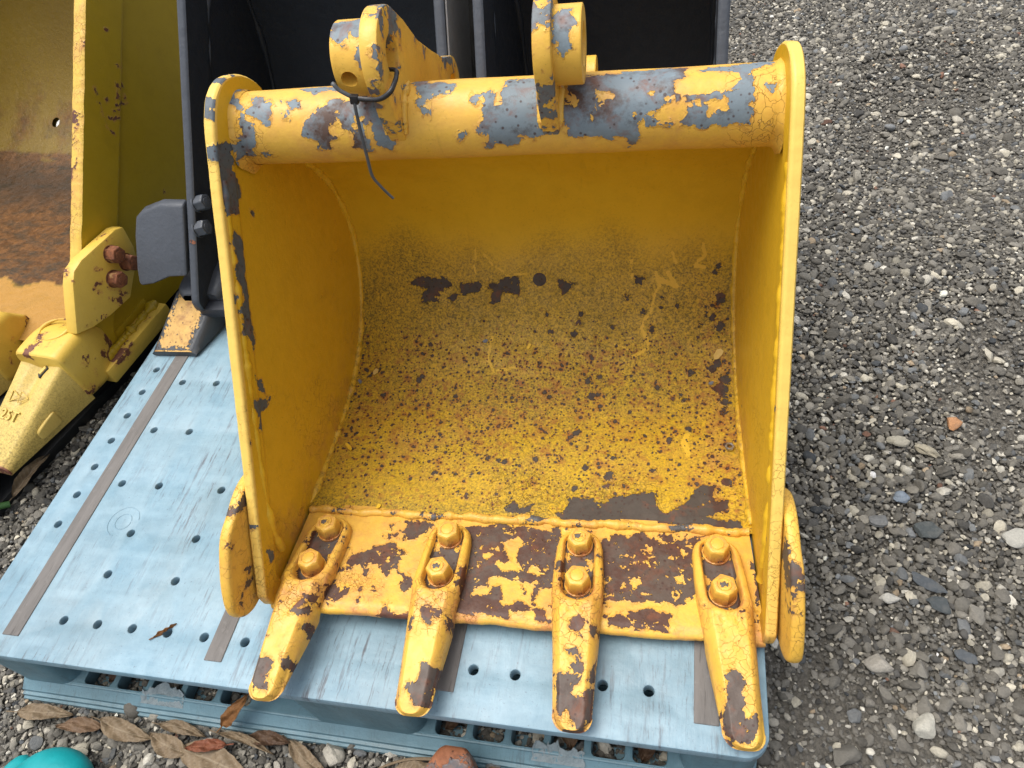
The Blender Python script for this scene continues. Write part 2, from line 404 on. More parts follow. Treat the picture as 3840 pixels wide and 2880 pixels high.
PEEL={'tube':([[(-314,83),(-322,83),(-311,64),(-306,56),(-301,49),(-291,46),(-285,43),(-281,46),(-288,52),(-295,67),(-294,77),(-305,83),(-294,83),(-302,83),(-308,83)],[(-322,40),(-312,41),(-307,38),(-304,34),(-303,28),(-306,24),(-309,25),(-309,30),(-317,28),(-322,29)],[(-273,51),(-270,62),(-261,58),(-256,50),(-250,53),(-242,46),(-247,45),(-247,37),(-245,31),(-252,25),(-258,26),(-264,30),(-275,34),(-281,37),(-277,43),(-272,45)],[(-282,38),(-275,34),(-279,30),(-272,26),(-268,27),(-269,19),(-268,15),(-270,10),(-270,4),(-279,-4),(-275,-12),(-281,-15),(-288,-9),(-300,-15),(-301,-9),(-292,9),(-284,11),(-283,22),(-287,27),(-282,30)],[(-319,15),(-314,16),(-314,7),(-303,6),(-293,4),(-294,-4),(-307,-6),(-307,-19),(-334,-17),(-328,-2),(-324,5),(-319,7)],[(-236,52),(-227,50),(-223,52),(-214,48),(-212,43),(-221,41),(-228,46)],[(-234,34),(-229,37),(-225,32),(-224,28),(-233,29)],[(-222,75),(-205,76),(-182,76),(-162,64),(-157,53),(-171,61),(-189,65),(-199,58),(-203,57),(-203,64),(-216,65)],[(-267,-7),(-255,-9),(-255,-14),(-267,-14)],[(-209,20),(-198,34),(-187,42),(-176,49),(-157,47),(-141,52),(-121,51),(-113,40),(-101,18),(-103,6),(-106,-4),(-114,-15),(-120,-10),(-127,-3),(-131,4),(-128,16),(-132,21),(-140,18),(-138,11),(-135,-3),(-137,-12),(-148,-10),(-158,-6),(-155,10),(-160,19),(-166,15),(-176,7),(-186,5),(-183,-5),(-192,-8),(-200,-4),(-195,2),(-204,7),(-212,11)],[(-88,83),(-78,83),(-69,71),(-37,64),(-43,50),(-62,47),(-66,42),(-71,38),(-63,31),(-66,24),(-77,32),(-79,41),(-75,45),(-81,57),(-91,83)],[(-20,50),(-16,45),(-8,41),(-14,37),(-19,40)],[(18,64),(30,67),(50,67),(53,48),(56,38),(53,9),(57,2),(46,-4),(31,0),(28,-9),(15,-10),(3,-4),(-2,-15),(-6,-13),(-4,0),(-8,7),(-14,7),(-12,13),(-7,19),(-3,34),(-8,41),(-7,46),(1,51),(6,44),(8,35),(16,37),(15,45)],[(-37,3),(-28,9),(-27,3),(-35,-2)],[(76,46),(83,60),(106,66),(139,69),(189,75),(203,72),(202,62),(206,57),(190,48),(189,41),(194,35),(196,31),(186,26),(173,21),(165,17),(158,7),(158,-4),(152,-16),(145,-22),(145,-5),(136,-6),(125,-9),(119,-6),(96,-4),(84,-2),(82,8),(78,19),(73,25),(72,43),(82,33),(90,30),(95,34),(85,42),(80,58)],[(216,63),(220,69),(257,71),(278,82),(292,80),(292,70),(277,68),(266,56),(262,54),(255,57),(237,60)],[(258,52),(266,54),(268,45),(266,33),(269,26),(266,22),(267,11),(266,-1),(261,3),(238,5),(233,4),(217,0),(210,4),(196,3),(201,10),(203,22),(202,33),(209,34),(223,32),(241,36),(252,39),(253,46)],[(161,6),(166,13),(175,8),(187,10),(193,7),(190,4),(174,5)],[(279,42),(290,40),(291,34),(285,34)]],[[(-173,30),(-168,33),(-163,22),(-160,10),(-168,5),(-179,9),(-180,20),(-172,21)],[(-152,22),(-144,29),(-138,27),(-150,13),(-154,19)],[(-136,18),(-130,19),(-127,15),(-131,6),(-135,12)],[(112,44),(131,37),(128,34),(114,26),(108,12),(105,22),(112,26)],[(147,14),(152,19),(153,15)],[(166,38),(173,38),(170,33)],[(180,33),(189,34),(185,30)],[(203,26),(210,29),(217,28),(233,29),(241,30),(243,19),(234,21),(227,12),(224,14),(225,21),(216,23)]]),'sideL':([[(417,505),(426,508),(448,498),(464,482),(446,486),(451,473),(436,472),(438,464),(444,456),(442,442),(436,431),(420,436),(415,426),(404,430),(392,440),(391,449),(398,460),(393,467),(401,465),(408,484),(404,490)],[(383,421),(391,415),(393,402),(398,396),(376,378),(362,390),(376,392),(379,399),(372,413)],[(384,421),(393,409),(397,397),(386,389),(386,381),(380,375),(370,367),(368,360),(365,338),(354,333),(356,323),(346,314),(340,296),(323,282),(322,296),(324,315),(315,322),(324,333),(332,334),(330,348),(350,348),(356,368),(355,383),(364,391),(373,389),(373,415)],[(302,270),(307,257),(313,239),(305,225),(300,238),(298,260)],[(278,247),(296,228),(311,212),(298,211),(285,217),(276,214),(267,200),(258,215),(272,223),(269,241)],[(233,237),(237,212),(232,224)],[(306,334),(311,329),(303,322),(298,327)],[(334,369),(339,364),(333,359),(329,362)],[(442,410),(450,405),(444,399),(439,402)],[(157,87),(167,71),(160,61),(150,67)]],[]),'rimL':([[(405,519),(416,510),(411,500),(397,505),(400,513)],[(440,559),(453,550),(450,544),(423,548),(430,553)]],[]),'lip':([[(-222,194),(-191,210),(-169,220),(-158,207),(-144,202),(-155,196),(-152,175),(-133,166),(-127,151),(-140,145),(-142,165),(-163,180),(-160,169),(-166,164),(-186,183),(-196,182),(-196,166),(-211,181)],[(-160,235),(-159,252),(-134,254),(-120,249),(-128,240),(-133,228),(-149,224)],[(-249,124),(-244,137),(-232,133),(-212,145),(-211,135),(-227,124),(-240,125),(-249,117)],[(-200,130),(-194,136),(-194,126)],[(-182,142),(-179,152),(-175,142)],[(-72,247),(-48,251),(-29,259),(-21,262),(-3,251),(17,255),(34,249),(59,255),(63,235),(57,214),(58,167),(38,162),(36,142),(54,127),(60,118),(42,119),(37,134),(6,129),(6,118),(-8,122),(-21,123),(-64,122),(-64,140),(-56,159),(-64,184),(-65,210)],[(116,242),(172,256),(176,248),(203,239),(219,248),(251,253),(239,228),(241,193),(242,172),(223,158),(212,153),(185,158),(162,154),(125,153),(118,200)],[(126,130),(158,139),(185,144),(206,139),(201,116),(177,118),(131,121)],[(308,223),(321,185),(310,161),(310,198)],[(305,151),(312,143),(307,129)]],[[(-63,156),(-56,159),(-29,161),(-28,176),(-11,179),(4,172),(11,176),(34,164),(33,137),(15,144),(5,135),(-6,138),(-10,162),(-19,160),(-19,149),(-60,142)],[(-20,227),(3,238),(10,231),(6,200),(13,189),(-13,183),(-24,193),(-2,199)],[(18,185),(28,195),(47,183),(30,178)],[(-51,223),(-41,223),(-44,214)],[(-23,196),(-18,200),(-11,194)],[(-44,203),(-41,212),(-27,208),(-35,199)],[(155,182),(166,188),(170,178),(159,165)],[(176,235),(185,233),(181,224)],[(221,232),(230,228),(223,220)],[(211,191),(220,197),(224,182),(213,182)],[(154,207),(161,210),(159,197)],[(170,166),(176,164),(172,162)]]),'floor':([[(-221,415),(-196,425),(-160,425),(-147,411),(-169,401),(-170,384),(-202,381),(-190,405),(-211,412)],[(-155,391),(-137,396),(-145,381)],[(-130,415),(-116,415),(-95,415),(-99,401),(-134,396)],[(-92,415),(-68,414),(-57,424),(-33,424),(-34,394),(-61,401),(-65,384),(-82,381),(-75,401)],[(30,419),(57,412),(47,401),(37,396)],[(154,423),(167,420),(164,410),(154,413)],[(135,394),(148,394),(142,387)],[(51,14),(67,29),(69,43),(101,45),(110,35),(135,50),(166,55),(189,60),(189,33),(205,24),(233,49),(248,73),(270,74),(266,50),(252,43),(286,51),(287,38),(254,23),(275,18),(299,20),(301,4),(258,-10),(178,-10),(123,-10),(66,5)],[(-22,20),(-9,35),(1,22),(18,30),(14,16),(-9,11)],[(110,87),(128,92),(131,78),(120,77)],[(108,69),(126,70),(123,61)]],[]),'tooth':([[(-100,115),(-90,116),(-85,107),(-85,97),(-94,96),(-99,105)],[(-84,113),(-75,112),(-75,103),(-81,104)],[(-90,52),(-81,53),(-76,48),(-64,49),(-67,37),(-63,33),(-72,23),(-70,7),(-87,4),(-100,17),(-104,23),(-92,29),(-89,40)],[(-114,103),(-108,102),(-111,86)],[(-68,107),(-60,106),(-61,95),(-67,96)],[(87,113),(96,119),(105,113),(105,104),(97,102),(101,94),(93,100),(86,105)],[(110,106),(119,110),(119,97),(112,98)],[(82,82),(95,80),(100,69),(107,66),(104,58),(94,54),(89,60),(94,67)],[(71,51),(100,53),(100,47),(92,40),(93,31),(105,24),(115,19),(117,10),(106,0),(95,4),(89,12),(80,8),(75,28)],[(110,48),(117,69),(118,47)],[(106,33),(117,45),(116,16),(110,23)],[(267,67),(277,71),(284,63),(285,58),(281,50),(284,38),(281,29),(286,22),(294,28),(297,16),(290,2),(265,-2),(260,13),(259,27),(266,38),(264,56)],[(283,138),(289,140),(288,134),(284,133)],[(-301,44),(-295,40),(-280,41),(-273,29),(-280,21),(-278,9),(-274,2),(-290,4),(-300,17)],[(-269,44),(-255,43),(-245,40),(-253,31),(-266,28)],[(-267,98),(-250,106),(-250,99),(-261,94)],[(-262,120),(-248,124),(-243,115),(-254,112)],[(-255,81),(-246,90),(-244,69),(-250,75)],[(-244,93),(-235,104),(-239,84)]],[]),'cutL':([[(215,163),(224,149),(192,146),(163,162),(165,166),(188,165)],[(118,77),(132,62),(120,64),(103,74),(94,59),(95,72)],[(127,94),(138,82),(129,80)]],[]),'cutR':([[(253,99),(231,140),(212,141),(219,117),(254,72)],[(198,111),(171,146),(186,113)],[(188,96),(165,141),(174,102)]],[]),'boss':([[(-151,58),(-139,59),(-129,59),(-117,70),(-112,35),(-119,36),(-128,47),(-130,32),(-129,24),(-137,30),(-145,39)],[(-119,25),(-114,24),(-112,18),(-116,8),(-121,11),(-122,19)],[(82,54),(92,50),(95,34),(90,29),(93,12),(85,7),(80,17),(75,19),(72,28),(76,40)]],[])}
SPOTS=[(1,420,12.0),(287,391,7.7),(272,377,4.4),(264,364,4.4),(275,358,5.6),(286,345,7.7),(254,345,3.8),(276,428,3.7),(281,441,4.6),(282,286,6.8),(274,276,6.2),(292,259,8.5),(287,242,10.9),(291,221,6.6),(289,207,6.6),(232,221,4.3),(241,272,5.6),(68,364,5.0),(65,351,5.0),(57,332,4.6),(119,342,3.9),(168,369,4.2),(181,340,4.2),(83,253,5.2),(102,259,4.5),(91,226,5.8),(71,159,5.6),(12,107,3.7),(-43,103,3.7),(-33,100,3.7),(120,118,4.2),(126,116,3.6),(88,98,4.2),(184,96,4.1),(209,149,4.2),(286,81,5.6),(237,172,3.6),(-182,313,3.2),(-92,352,3.5),(13,362,3.4),(20,335,3.0),(218,377,3.2),(197,390,2.9),(196,375,2.9),(155,341,2.9),(-196,248,4.2),(-80,79,3.7),(-61,108,3.5),(-79,39,3.6),(-37,45,3.9),(75,60,4.1),(-95,44,3.3),(34,51,3.2),(-136,76,3.5)]
SCRATCH=[([(-102,472),(-102,455),(-108,448),(-104,431)],1.6),([(-88,462),(-76,444),(-63,436),(-53,426),(-22,430)],1.6),([(153,455),(147,449),(149,419)],1.3),([(254,477),(259,457),(244,441),(260,438)],2.2),([(185,432),(192,409),(183,393),(180,371),(168,354),(165,341),(175,321),(175,308),(150,294)],2.3),([(189,419),(217,409),(204,429)],4.2),([(-77,329),(-80,309),(-82,288),(-70,266),(-36,274)],2.1),([(233,161),(230,146),(235,128)],3.9),([(123,314),(143,308)],1.2),([(209,461),(216,445)],1.9)]
SIDE_MARKS = [[(420,398),(425,394),(421,392)],[(437,392),(439,389),(433,381),(431,383)],[(401,376),(404,374),(400,367),(397,369)],[(417,370),(419,365),(417,357),(414,360)],[(396,367),(394,360),(389,358)],[(404,365),(405,362),(401,353),(399,356)],[(380,354),(394,356),(398,350),(389,351)],[(406,346),(412,347),(411,343),(406,342)],[(374,346),(383,345),(394,343),(387,341)],[(395,342),(398,337),(405,332),(401,332),(396,337)],[(361,367),(367,366),(365,361),(360,361)],[(343,367),(346,366),(342,355),(341,357)],[(339,353),(340,348),(338,343),(337,348)],[(335,340),(336,336),(334,330),(333,335)],[(362,344),(380,334),(378,332),(361,343)],[(346,337),(349,335),(347,333),(345,335)],[(352,334),(355,333),(353,330),(350,332)],[(360,330),(374,323),(372,321),(358,328)],[(332,325),(334,318),(338,310),(334,316)],[(352,393),(354,391),(350,377),(349,380)],[(440,453),(445,450),(443,449),(440,450)]]

M = {}
M['paint'] = paint('chipped_yellow_paint', base=(.75, .46, .085), base2=(.67, .375, .035), wear=.30, crack=.45, lump=.5)
M['tube'] = paint('peeling_tube_paint', cap=5.0, jag=1.15, base=(.75, .46, .085), base2=(.67, .375, .035), wear=.24, crack=.55, mixb=.38, lump=.45)
M['plate'] = paint('side_plate_paint', wear=.22, crack=.35, under=(.085, .105, .12), under2=(.06, .045, .042), mixb=.3, lump=.45)
M['floor'] = paint('pitted_floor_paint', cap=3.2, jag=1.1, base=(.69, .445, .022), wear=.0, crack=.15, spots=True, dirt=1.0, under=(.062, .050, .040), under2=(.062, .030, .020), mixb=.5, lump=.4, halo=.35)
M['lip'] = paint('worn_lip_paint', cap=2.6, wear=.40, jag=1.35, base=(.75, .46, .085), base2=(.67, .375, .035),  crack=.5, under=(.084, .060, .046), under2=(.075, .033, .021), mixb=.5, halo=.4, lump=.7)
M['tooth'] = paint('worn_tooth_paint', cap=3.6, jag=1.15, wear=.37, base=(.75, .46, .085), base2=(.67, .375, .035),  crack=.5, under=(.085, .064, .052), under2=(.075, .034, .022), mixb=.55, halo=.6, lump=.75)
M['ear'] = paint('ear_paint', wear=.40, base=(.75, .46, .085), base2=(.67, .375, .035),  crack=.5, under=(.13, .15, .16), under2=(.10, .06, .05), mixb=.45, halo=.7, lump=.45)
M['bolt'] = paint('bolt_paint', base=(.75, .46, .085), base2=(.67, .375, .035), wear=.32, crack=.6, under=(.10, .085, .075), under2=(.08, .05, .04), halo=.8, lump=.4)
M['bead'] = paint('weld_bead_paint', base=(.75, .46, .085), base2=(.67, .375, .035), wear=.30, crack=.3, under=(.09, .09, .09), halo=.6, lump=1.0)
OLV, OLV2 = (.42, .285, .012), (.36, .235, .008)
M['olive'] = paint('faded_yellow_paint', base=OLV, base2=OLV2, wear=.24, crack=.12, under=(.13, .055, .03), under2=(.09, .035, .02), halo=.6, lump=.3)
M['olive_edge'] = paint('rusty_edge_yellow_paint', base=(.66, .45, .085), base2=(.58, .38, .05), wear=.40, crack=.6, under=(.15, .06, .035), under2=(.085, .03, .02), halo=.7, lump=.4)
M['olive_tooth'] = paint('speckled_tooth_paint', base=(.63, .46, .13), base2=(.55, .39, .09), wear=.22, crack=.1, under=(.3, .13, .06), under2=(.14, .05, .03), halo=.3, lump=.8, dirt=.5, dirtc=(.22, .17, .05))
M['dark'] = paint('dark_slate_paint', base=(.030, .034, .042), base2=(.024, .027, .033), under=(.10, .05, .03), under2=(.2, .08, .04), wear=.25, crack=.0, halo=.0, rough=.48, lump=.8)
M['dark_edge'] = paint('dark_slate_edge_paint', base=(.060, .069, .084), base2=(.052, .058, .07), under=(.2, .08, .045), under2=(.25, .09, .05), wear=.28, crack=.0, halo=.0, rough=.45, lump=.9)
M['dark_tooth'] = paint('dark_tooth_paint', base=(.05, .055, .062), base2=(.042, .046, .052), under=(.50, .30, .085), under2=(.45, .26, .07), wear=.18, crack=.0, halo=.0, mixb=.3, lump=.6)
M['rust_tip'] = paint('rusty_grey_paint', base=(.13, .14, .155), base2=(.10, .11, .125), under=(.30, .12, .06), under2=(.16, .07, .042), wear=.44, crack=.3, halo=.2, lump=.8)

def rusty_floor():
    s = NT('rusty_floor_paint')
    r = s.attr('rust'); n1 = s.noise(9, 6, .72); n2 = s.noise(60, 5, .75); st = s.noise(1.0, 6, .7, vec=s.stretch((14, 30, 30)))
    y = s.mix(s.noise(5, 3), (.19, .125, .010), (.145, .088, .006))
    br = s.mix(s.ramp(n2, .3, .7), (.05, .018, .003), (.175, .066, .003))
    br = s.mix(s.ramp(st, .45, .65), br, (.028, .018, .006))
    c = s.mix(s.ramp(s.math('ADD', r, s.math('MULTIPLY', s.math('SUBTRACT', n1, .5), 1.1)), .35, .65), y, br)
    c = s.mix(s.math('MULTIPLY', s.ramp(s.noise(160, 4, .8), .55, .72), s.ramp(n1, .42, .6)), c, (.10, .05, .02))
    c = s.mix(s.math('MULTIPLY', s.attr('spot'), s.ramp(n2, .2, .6, .55, 1)), c, (.022, .012, .004))
    sd = s.attr('dirt')
    c = s.mix(s.math('MULTIPLY', sd, s.ramp(n1, .2, .5, .6, 1)), c, (.42, .215, .04))
    return s.done(c, s.ramp(n2, .3, .7, .35, .65), s.bump(s.math('ADD', n2, n1), .003, .6))
M['rusty_floor'] = rusty_floor()

def rust():
    s = NT('rusty_steel'); n = s.noise(130, 5, .7)
    c = s.mix(s.ramp(n, .35, .65), (.09, .028, .012), (.25, .085, .03)); c = s.mix(s.ramp(s.noise(50, 3), .58, .68), c, (.42, .25, .10))
    return s.done(c, .75, s.bump(n, .0015, .8))
M['rust'] = rust()

def plastic(name, c0, c1, cs, scuffs=1.0):
    s = NT(name)
    n = s.noise(9, 5, .65); f = s.noise(1.0, 5, .72, vec=s.stretch((130, 12, 30))); f2 = s.noise(1.0, 4, .7, vec=s.stretch((240, 26, 60))); f3 = s.noise(1.0, 4, .7, vec=s.stretch((16, 90, 60)))
    c = s.mix(s.ramp(n, .36, .64), c0, c1)
    c = s.mix(s.ramp(s.noise(38, 4, .7), .4, .75, 0, .55), c, tuple(min(1, x * 1.2) for x in c0))
    c = s.mix(s.math('MULTIPLY', s.ramp(f3, .52, .72), .22), c, tuple(min(1, x * 1.3) for x in c0))
    dk = s.math('MULTIPLY', s.ramp(s.math('MAXIMUM', f, s.math('SUBTRACT', f2, .03)), .55, .68), s.ramp(s.noise(5.5, 4, .6), .42, .60))
    c = s.mix(s.math('MULTIPLY', dk, .85 * scuffs), c, cs)
    c = s.mix(s.math('MULTIPLY', s.ramp(s.noise(3.2, 5, .65), .46, .70), .75), c, tuple(x * .62 for x in (c1[0] * 1.2, c1[1] * 1.05, c1[2] * .95)))
    c = s.mix(s.ramp(s.noise(330, 2), .66, .74, 0, .5), c, cs)
    sx_ = s.node('ShaderNodeSeparateXYZ'); s.put(sx_.inputs[0], s.tc.outputs['Object'])
    gh = s.math('MAXIMUM', s.math('ABSOLUTE', s.math('SINE', s.math('MULTIPLY', sx_.outputs[0], 45.0))), s.math('ABSOLUTE', s.math('SINE', s.math('MULTIPLY', sx_.outputs[1], 45.0))))
    c = s.mix(s.math('MULTIPLY', s.ramp(gh, .93, .99, 0, .30), s.ramp(s.noise(8, 4, .7), .42, .6)), c, tuple(min(1, x * 1.25) for x in c0))
    g = s.attr('dirt')
    c = s.mix(s.math('MULTIPLY', g, s.ramp(s.noise(26, 5, .7), .35, .6)), c, (.10, .085, .065))
    return s.done(c, s.ramp(n, .3, .7, .34, .55), s.bump(s.math('ADD', f, s.noise(120, 3)), .0012, .5), spec=.45)
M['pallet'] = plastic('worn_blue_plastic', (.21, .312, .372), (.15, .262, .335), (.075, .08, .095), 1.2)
M['pallet_shaded'] = plastic('shaded_blue_plastic', (.105, .195, .235), (.088, .168, .205), (.05, .06, .065), .6)  # darker copy of the deck plastic, shade on the sides painted in
M['pallet_in_shaded'] = plastic('shaded_inner_plastic', (.07, .14, .165), (.05, .105, .13), (.04, .045, .04), .5)  # darkest copy of the plastic, shade under the deck put into the colour
M['white_scar'] = (lambda s: s.done(s.mix(s.noise(70, 4), (.27, .31, .32), (.13, .18, .20)), .8, s.bump(s.noise(90, 5, .7), .004)))(NT('torn_plastic'))

def simple(name, c0, c1, scale=40, rough=.6, bumpd=.001, spec=.4):
    s = NT(name); n = s.noise(scale, 5, .65)
    return s.done(s.mix(s.ramp(n, .3, .7), c0, c1), rough, s.bump(n, bumpd), spec=spec)
def strip_mat():
    s = NT('grey_rubber'); n = s.noise(1.0, 5, .7, vec=s.stretch((60, 9, 60))); k = s.noise(70, 4)
    c = s.mix(s.ramp(n, .3, .7), (.105, .098, .092), (.16, .15, .142)); c = s.mix(s.ramp(s.noise(1.0, 4, .7, vec=s.stretch((180, 14, 60))), .58, .68, 0, .7), c, (.05, .045, .042))
    c = s.mix(s.ramp(k, .6, .75, 0, .5), c, (.21, .20, .19))
    return s.done(c, .75, s.bump(n, .0012))
M['strip'] = strip_mat()
M['grey'] = simple('lit_side_grey', (.27, .27, .265), (.22, .22, .215), 60, .7)  # paler than the slate paint: light on the outer face is in the colour
M['black'] = simple('black_plastic', (.012, .013, .014), (.02, .021, .022), 30, .5)
M['tie'] = simple('black_nylon', (.014, .014, .015), (.022, .022, .024), 200, .38, .0002)
M['tie_grey'] = simple('weathered_nylon', (.055, .06, .065), (.075, .08, .085), 200, .4, .0002)
M['teal'] = simple('teal_rubber', (.010, .31, .33), (.007, .25, .27), 40, .42, .0008)
M['zinc'] = (lambda s: s.done((.45, .45, .44), .35, None, .9))(NT('zinc_steel'))
M['flake'] = simple('yellow_paint_flake', (.78, .50, .03), (.72, .44, .02), 60, .5)
M['flake_pale'] = simple('pale_paint_flake', (.70, .50, .16), (.62, .42, .10), 60, .6)
M['flake_grey'] = simple('grey_paint_flake', (.14, .16, .19), (.18, .20, .24), 60, .6)
M['green'] = simple('green_plastic', (.04, .11, .03), (.06, .15, .04), 50, .5)

def leaf_mat(name, c0, c1, vein):
    s = NT(name)
    n = s.noise(30, 5, .7); v = s.attr('vein')
    c = s.mix(s.ramp(n, .3, .7), c0, c1); c = s.mix(s.math('MULTIPLY', v, .7), c, vein)
    c = s.mix(s.ramp(s.noise(170, 3), .60, .72, 0, .55), c, tuple(x * .5 for x in c1))
    return s.done(c, .6, s.bump(s.math('ADD', n, v), .0015, .6), spec=.3)
LEAF = {
    'beige': leaf_mat('dry_beige_leaf', (.185, .135, .082), (.14, .10, .06), (.27, .22, .15)),
    'brown': leaf_mat('dry_brown_leaf', (.15, .095, .055), (.11, .065, .038), (.19, .13, .08)),
    'red': leaf_mat('red_brown_leaf', (.19, .062, .03), (.13, .045, .025), (.21, .09, .045)),
    'orange': leaf_mat('orange_brown_leaf', (.21, .095, .028), (.13, .055, .018), (.26, .13, .05)),
    'dark': leaf_mat('dark_brown_leaf', (.085, .048, .026), (.06, .033, .02), (.11, .07, .04)),
}

def ground_mat():
    s = NT('gravel_dirt')
    n = s.noise(3.5, 6, .65); f = s.noise(120, 6, .75); v = s.vor(190, out='Color'); cs = s.sep(v)
    c = s.mix(s.ramp(n, .35, .65), (.14, .13, .11), (.19, .175, .148))
    c = s.mix(s.ramp(f, .3, .7, 0, .75), c, (.05, .048, .044))
    c = s.mix(s.math('MULTIPLY', s.math('GREATER_THAN', cs[0], .90), .6), c, (.32, .31, .28))
    h = s.math('ADD', s.math('MULTIPLY', s.vor(190), -1.2), f)
    return s.done(c, .95, s.bump(h, .006, .9), spec=.15)
M['ground'] = ground_mat()
def stone_mat():
    s = NT('gravel_stone')
    c = s.attr('col', 'Color'); n = s.noise(260, 5, .75); n2 = s.noise(90, 3, .6)
    k = s.mix(s.ramp(n, .25, .75), (.72, .72, .72), (1.22, 1.2, 1.17)); c = s.mix(1.0, c, k, 'MULTIPLY')
    c = s.mix(s.ramp(n2, .5, .8, 0, .4), c, (.17, .16, .14))
    return s.done(c, .85, s.bump(n, .0022, .7), spec=.25)
M['stone'] = stone_mat()

# ------------------------------------------------------------------ ground and gravel
GZ = -0.155                                     # the pallet deck is z = 0
gx = np.linspace(-40, 40, 3)
gm = MB()
NX = 90
xs = np.r_[-60, -6, np.linspace(-3, 2.5, NX), 6, 60]; ys = np.r_[-60, -4, np.linspace(-1.2, 4.5, NX), 9, 60]
X, Y = np.meshgrid(xs, ys, indexing='ij')
Z = GZ - .004 + .004 * np.sin(X * 5.1 + 1.3 * np.sin(Y * 3.3)) * np.cos(Y * 4.3 + .7)
gm.grid(np.stack([X, Y, Z], -1))
tag(gm.build('ground', M['ground'], None, 60), kind='structure')

def icosphere(sub):
    bm = bmesh.new(); bmesh.ops.create_icosphere(bm, subdivisions=sub, radius=1.0)
    v = np.array([q.co[:] for q in bm.verts]); f = np.array([[q.index for q in t.verts] for t in bm.faces]); bm.free()
    return v, f
def stone_variants(sub, n, seed):
    g = np.random.default_rng(seed); v0, f = icosphere(sub); out = []
    for _ in range(n):
        v = v0.copy()
        v *= (1 + .22 * (np.sin(v @ g.normal(size=3) * 2.2 + g.uniform(0, 6)) * np.cos(v @ g.normal(size=3) * 1.9)))[:, None]
        for _k in range(g.integers(3, 8)):
            nrm = g.normal(size=3); nrm /= np.linalg.norm(nrm); c = g.uniform(.50, .85)
            t = np.maximum(v @ nrm - c, 0); v -= t[:, None] * nrm * .92
        out.append(v / np.abs(v).max(0))
    return np.array(out), f
def stone_colors(n, g):
    k = g.random(n); b = np.clip(g.normal(1, .24, n), .45, 1.7)[:, None]
    c = np.tile(np.array([.120, .113, .098]), (n, 1))
    for lo, hi, q in ((.40, .58, (.155, .147, .128)), (.58, .68, (.075, .073, .068)), (.68, .735, (.135, .142, .145)), (.735, .85, (.25, .235, .20)), (.85, .94, (.37, .345, .28)), (.94, .978, (.47, .45, .39)), (.978, .986, (.28, .22, .15)), (.986, .989, (.18, .10, .07)), (.989, .996, (.05, .055, .06))):
        c[(k >= lo) & (k < hi)] = q
    return np.clip(c * b, 0, .65)

def gravel(name, pts, rad, sub, seed, sink=.35, nvar=28):
    g = np.random.default_rng(seed); n = len(pts)
    var, f = stone_variants(sub, nvar, seed + 1); V = var[g.integers(0, nvar, n)]
    sc = np.stack([g.uniform(.85, 1.35, n), g.uniform(.65, 1.0, n), g.uniform(.42, .78, n)], 1) * rad[:, None]
    V = V * sc[:, None, :]
    a = g.uniform(0, 2 * np.pi, n); tx = g.normal(0, .28, n); ty = g.normal(0, .28, n)
    x, y, z = V[..., 0], V[..., 1], V[..., 2]
    y, z = y * np.cos(tx)[:, None] - z * np.sin(tx)[:, None], y * np.sin(tx)[:, None] + z * np.cos(tx)[:, None]
    x, z = x * np.cos(ty)[:, None] + z * np.sin(ty)[:, None], -x * np.sin(ty)[:, None] + z * np.cos(ty)[:, None]
    x, y = x * np.cos(a)[:, None] - y * np.sin(a)[:, None], x * np.sin(a)[:, None] + y * np.cos(a)[:, None]
    zc = GZ + sc[:, 2] * (1 - 2 * sink) + pts[:, 2]
    V = np.stack([x + pts[:, 0:1], y + pts[:, 1:2], z + zc[:, None]], -1)
    nv = V.shape[1]
    F = (f[None] + (np.arange(n) * nv)[:, None, None]).reshape(-1)
    me = bpy.data.meshes.new(name)
    me.vertices.add(n * nv); me.vertices.foreach_set('co', V.reshape(-1).astype(np.float32))
    me.loops.add(len(F)); me.loops.foreach_set('vertex_index', F.astype(np.int32))
    me.polygons.add(len(F) // 3); me.polygons.foreach_set('loop_start', np.arange(0, len(F), 3, dtype=np.int32))
    me.update(calc_edges=True)
    col = np.concatenate([stone_colors(n, g), np.ones((n, 1))], 1)
    at = me.color_attributes.new('col', 'FLOAT_COLOR', 'POINT')
    at.data.foreach_set('color', np.repeat(col, nv, 0).reshape(-1).astype(np.float32))
    me.polygons.foreach_set('use_smooth', [True] * len(me.polygons))
    me.set_sharp_from_angle(angle=math.radians(38))
    me.materials.append(M['stone'])
    o = bpy.data.objects.new(name, me); COL.objects.link(o)
    return tag(o, kind='stuff')

RC = np.array(cam.rotation_euler.to_matrix())
def in_view(p, m=1.08):
    q = (p - CAM) @ RC; dep = -q[:, 2]
    return (dep > .05) & (np.abs(q[:, 0] / dep) < m * 18 / 25.11) & (np.abs(q[:, 1] / dep) < m * 13.5 / 25.11)
def scatter(step, x0, x1, y0, y1, seed):
    g = np.random.default_rng(seed)
    xs = np.arange(x0, x1, step); ys = np.arange(y0, y1, step * .866)
    X, Y = np.meshgrid(xs, ys, indexing='ij'); X = X + (np.arange(len(ys)) % 2)[None] * step / 2
    p = np.stack([X.ravel(), Y.ravel(), np.zeros(X.size)], 1)
    p[:, :2] += g.uniform(-.42, .42, (len(p), 2)) * step
    keep = ~((p[:, 0] > -1.075) & (p[:, 0] < -.025) & (p[:, 1] > .13) & (p[:, 1] < 1.08))
    p = p[keep]
    # bare, dusty hollows hold fewer stones
    h = np.sin(p[:, 0] * 4.1 + 1.0 + 1.6 * np.sin(p[:, 1] * 2.9)) * np.cos(p[:, 1] * 3.7 - .6 + np.sin(p[:, 0] * 5))
    return p, h
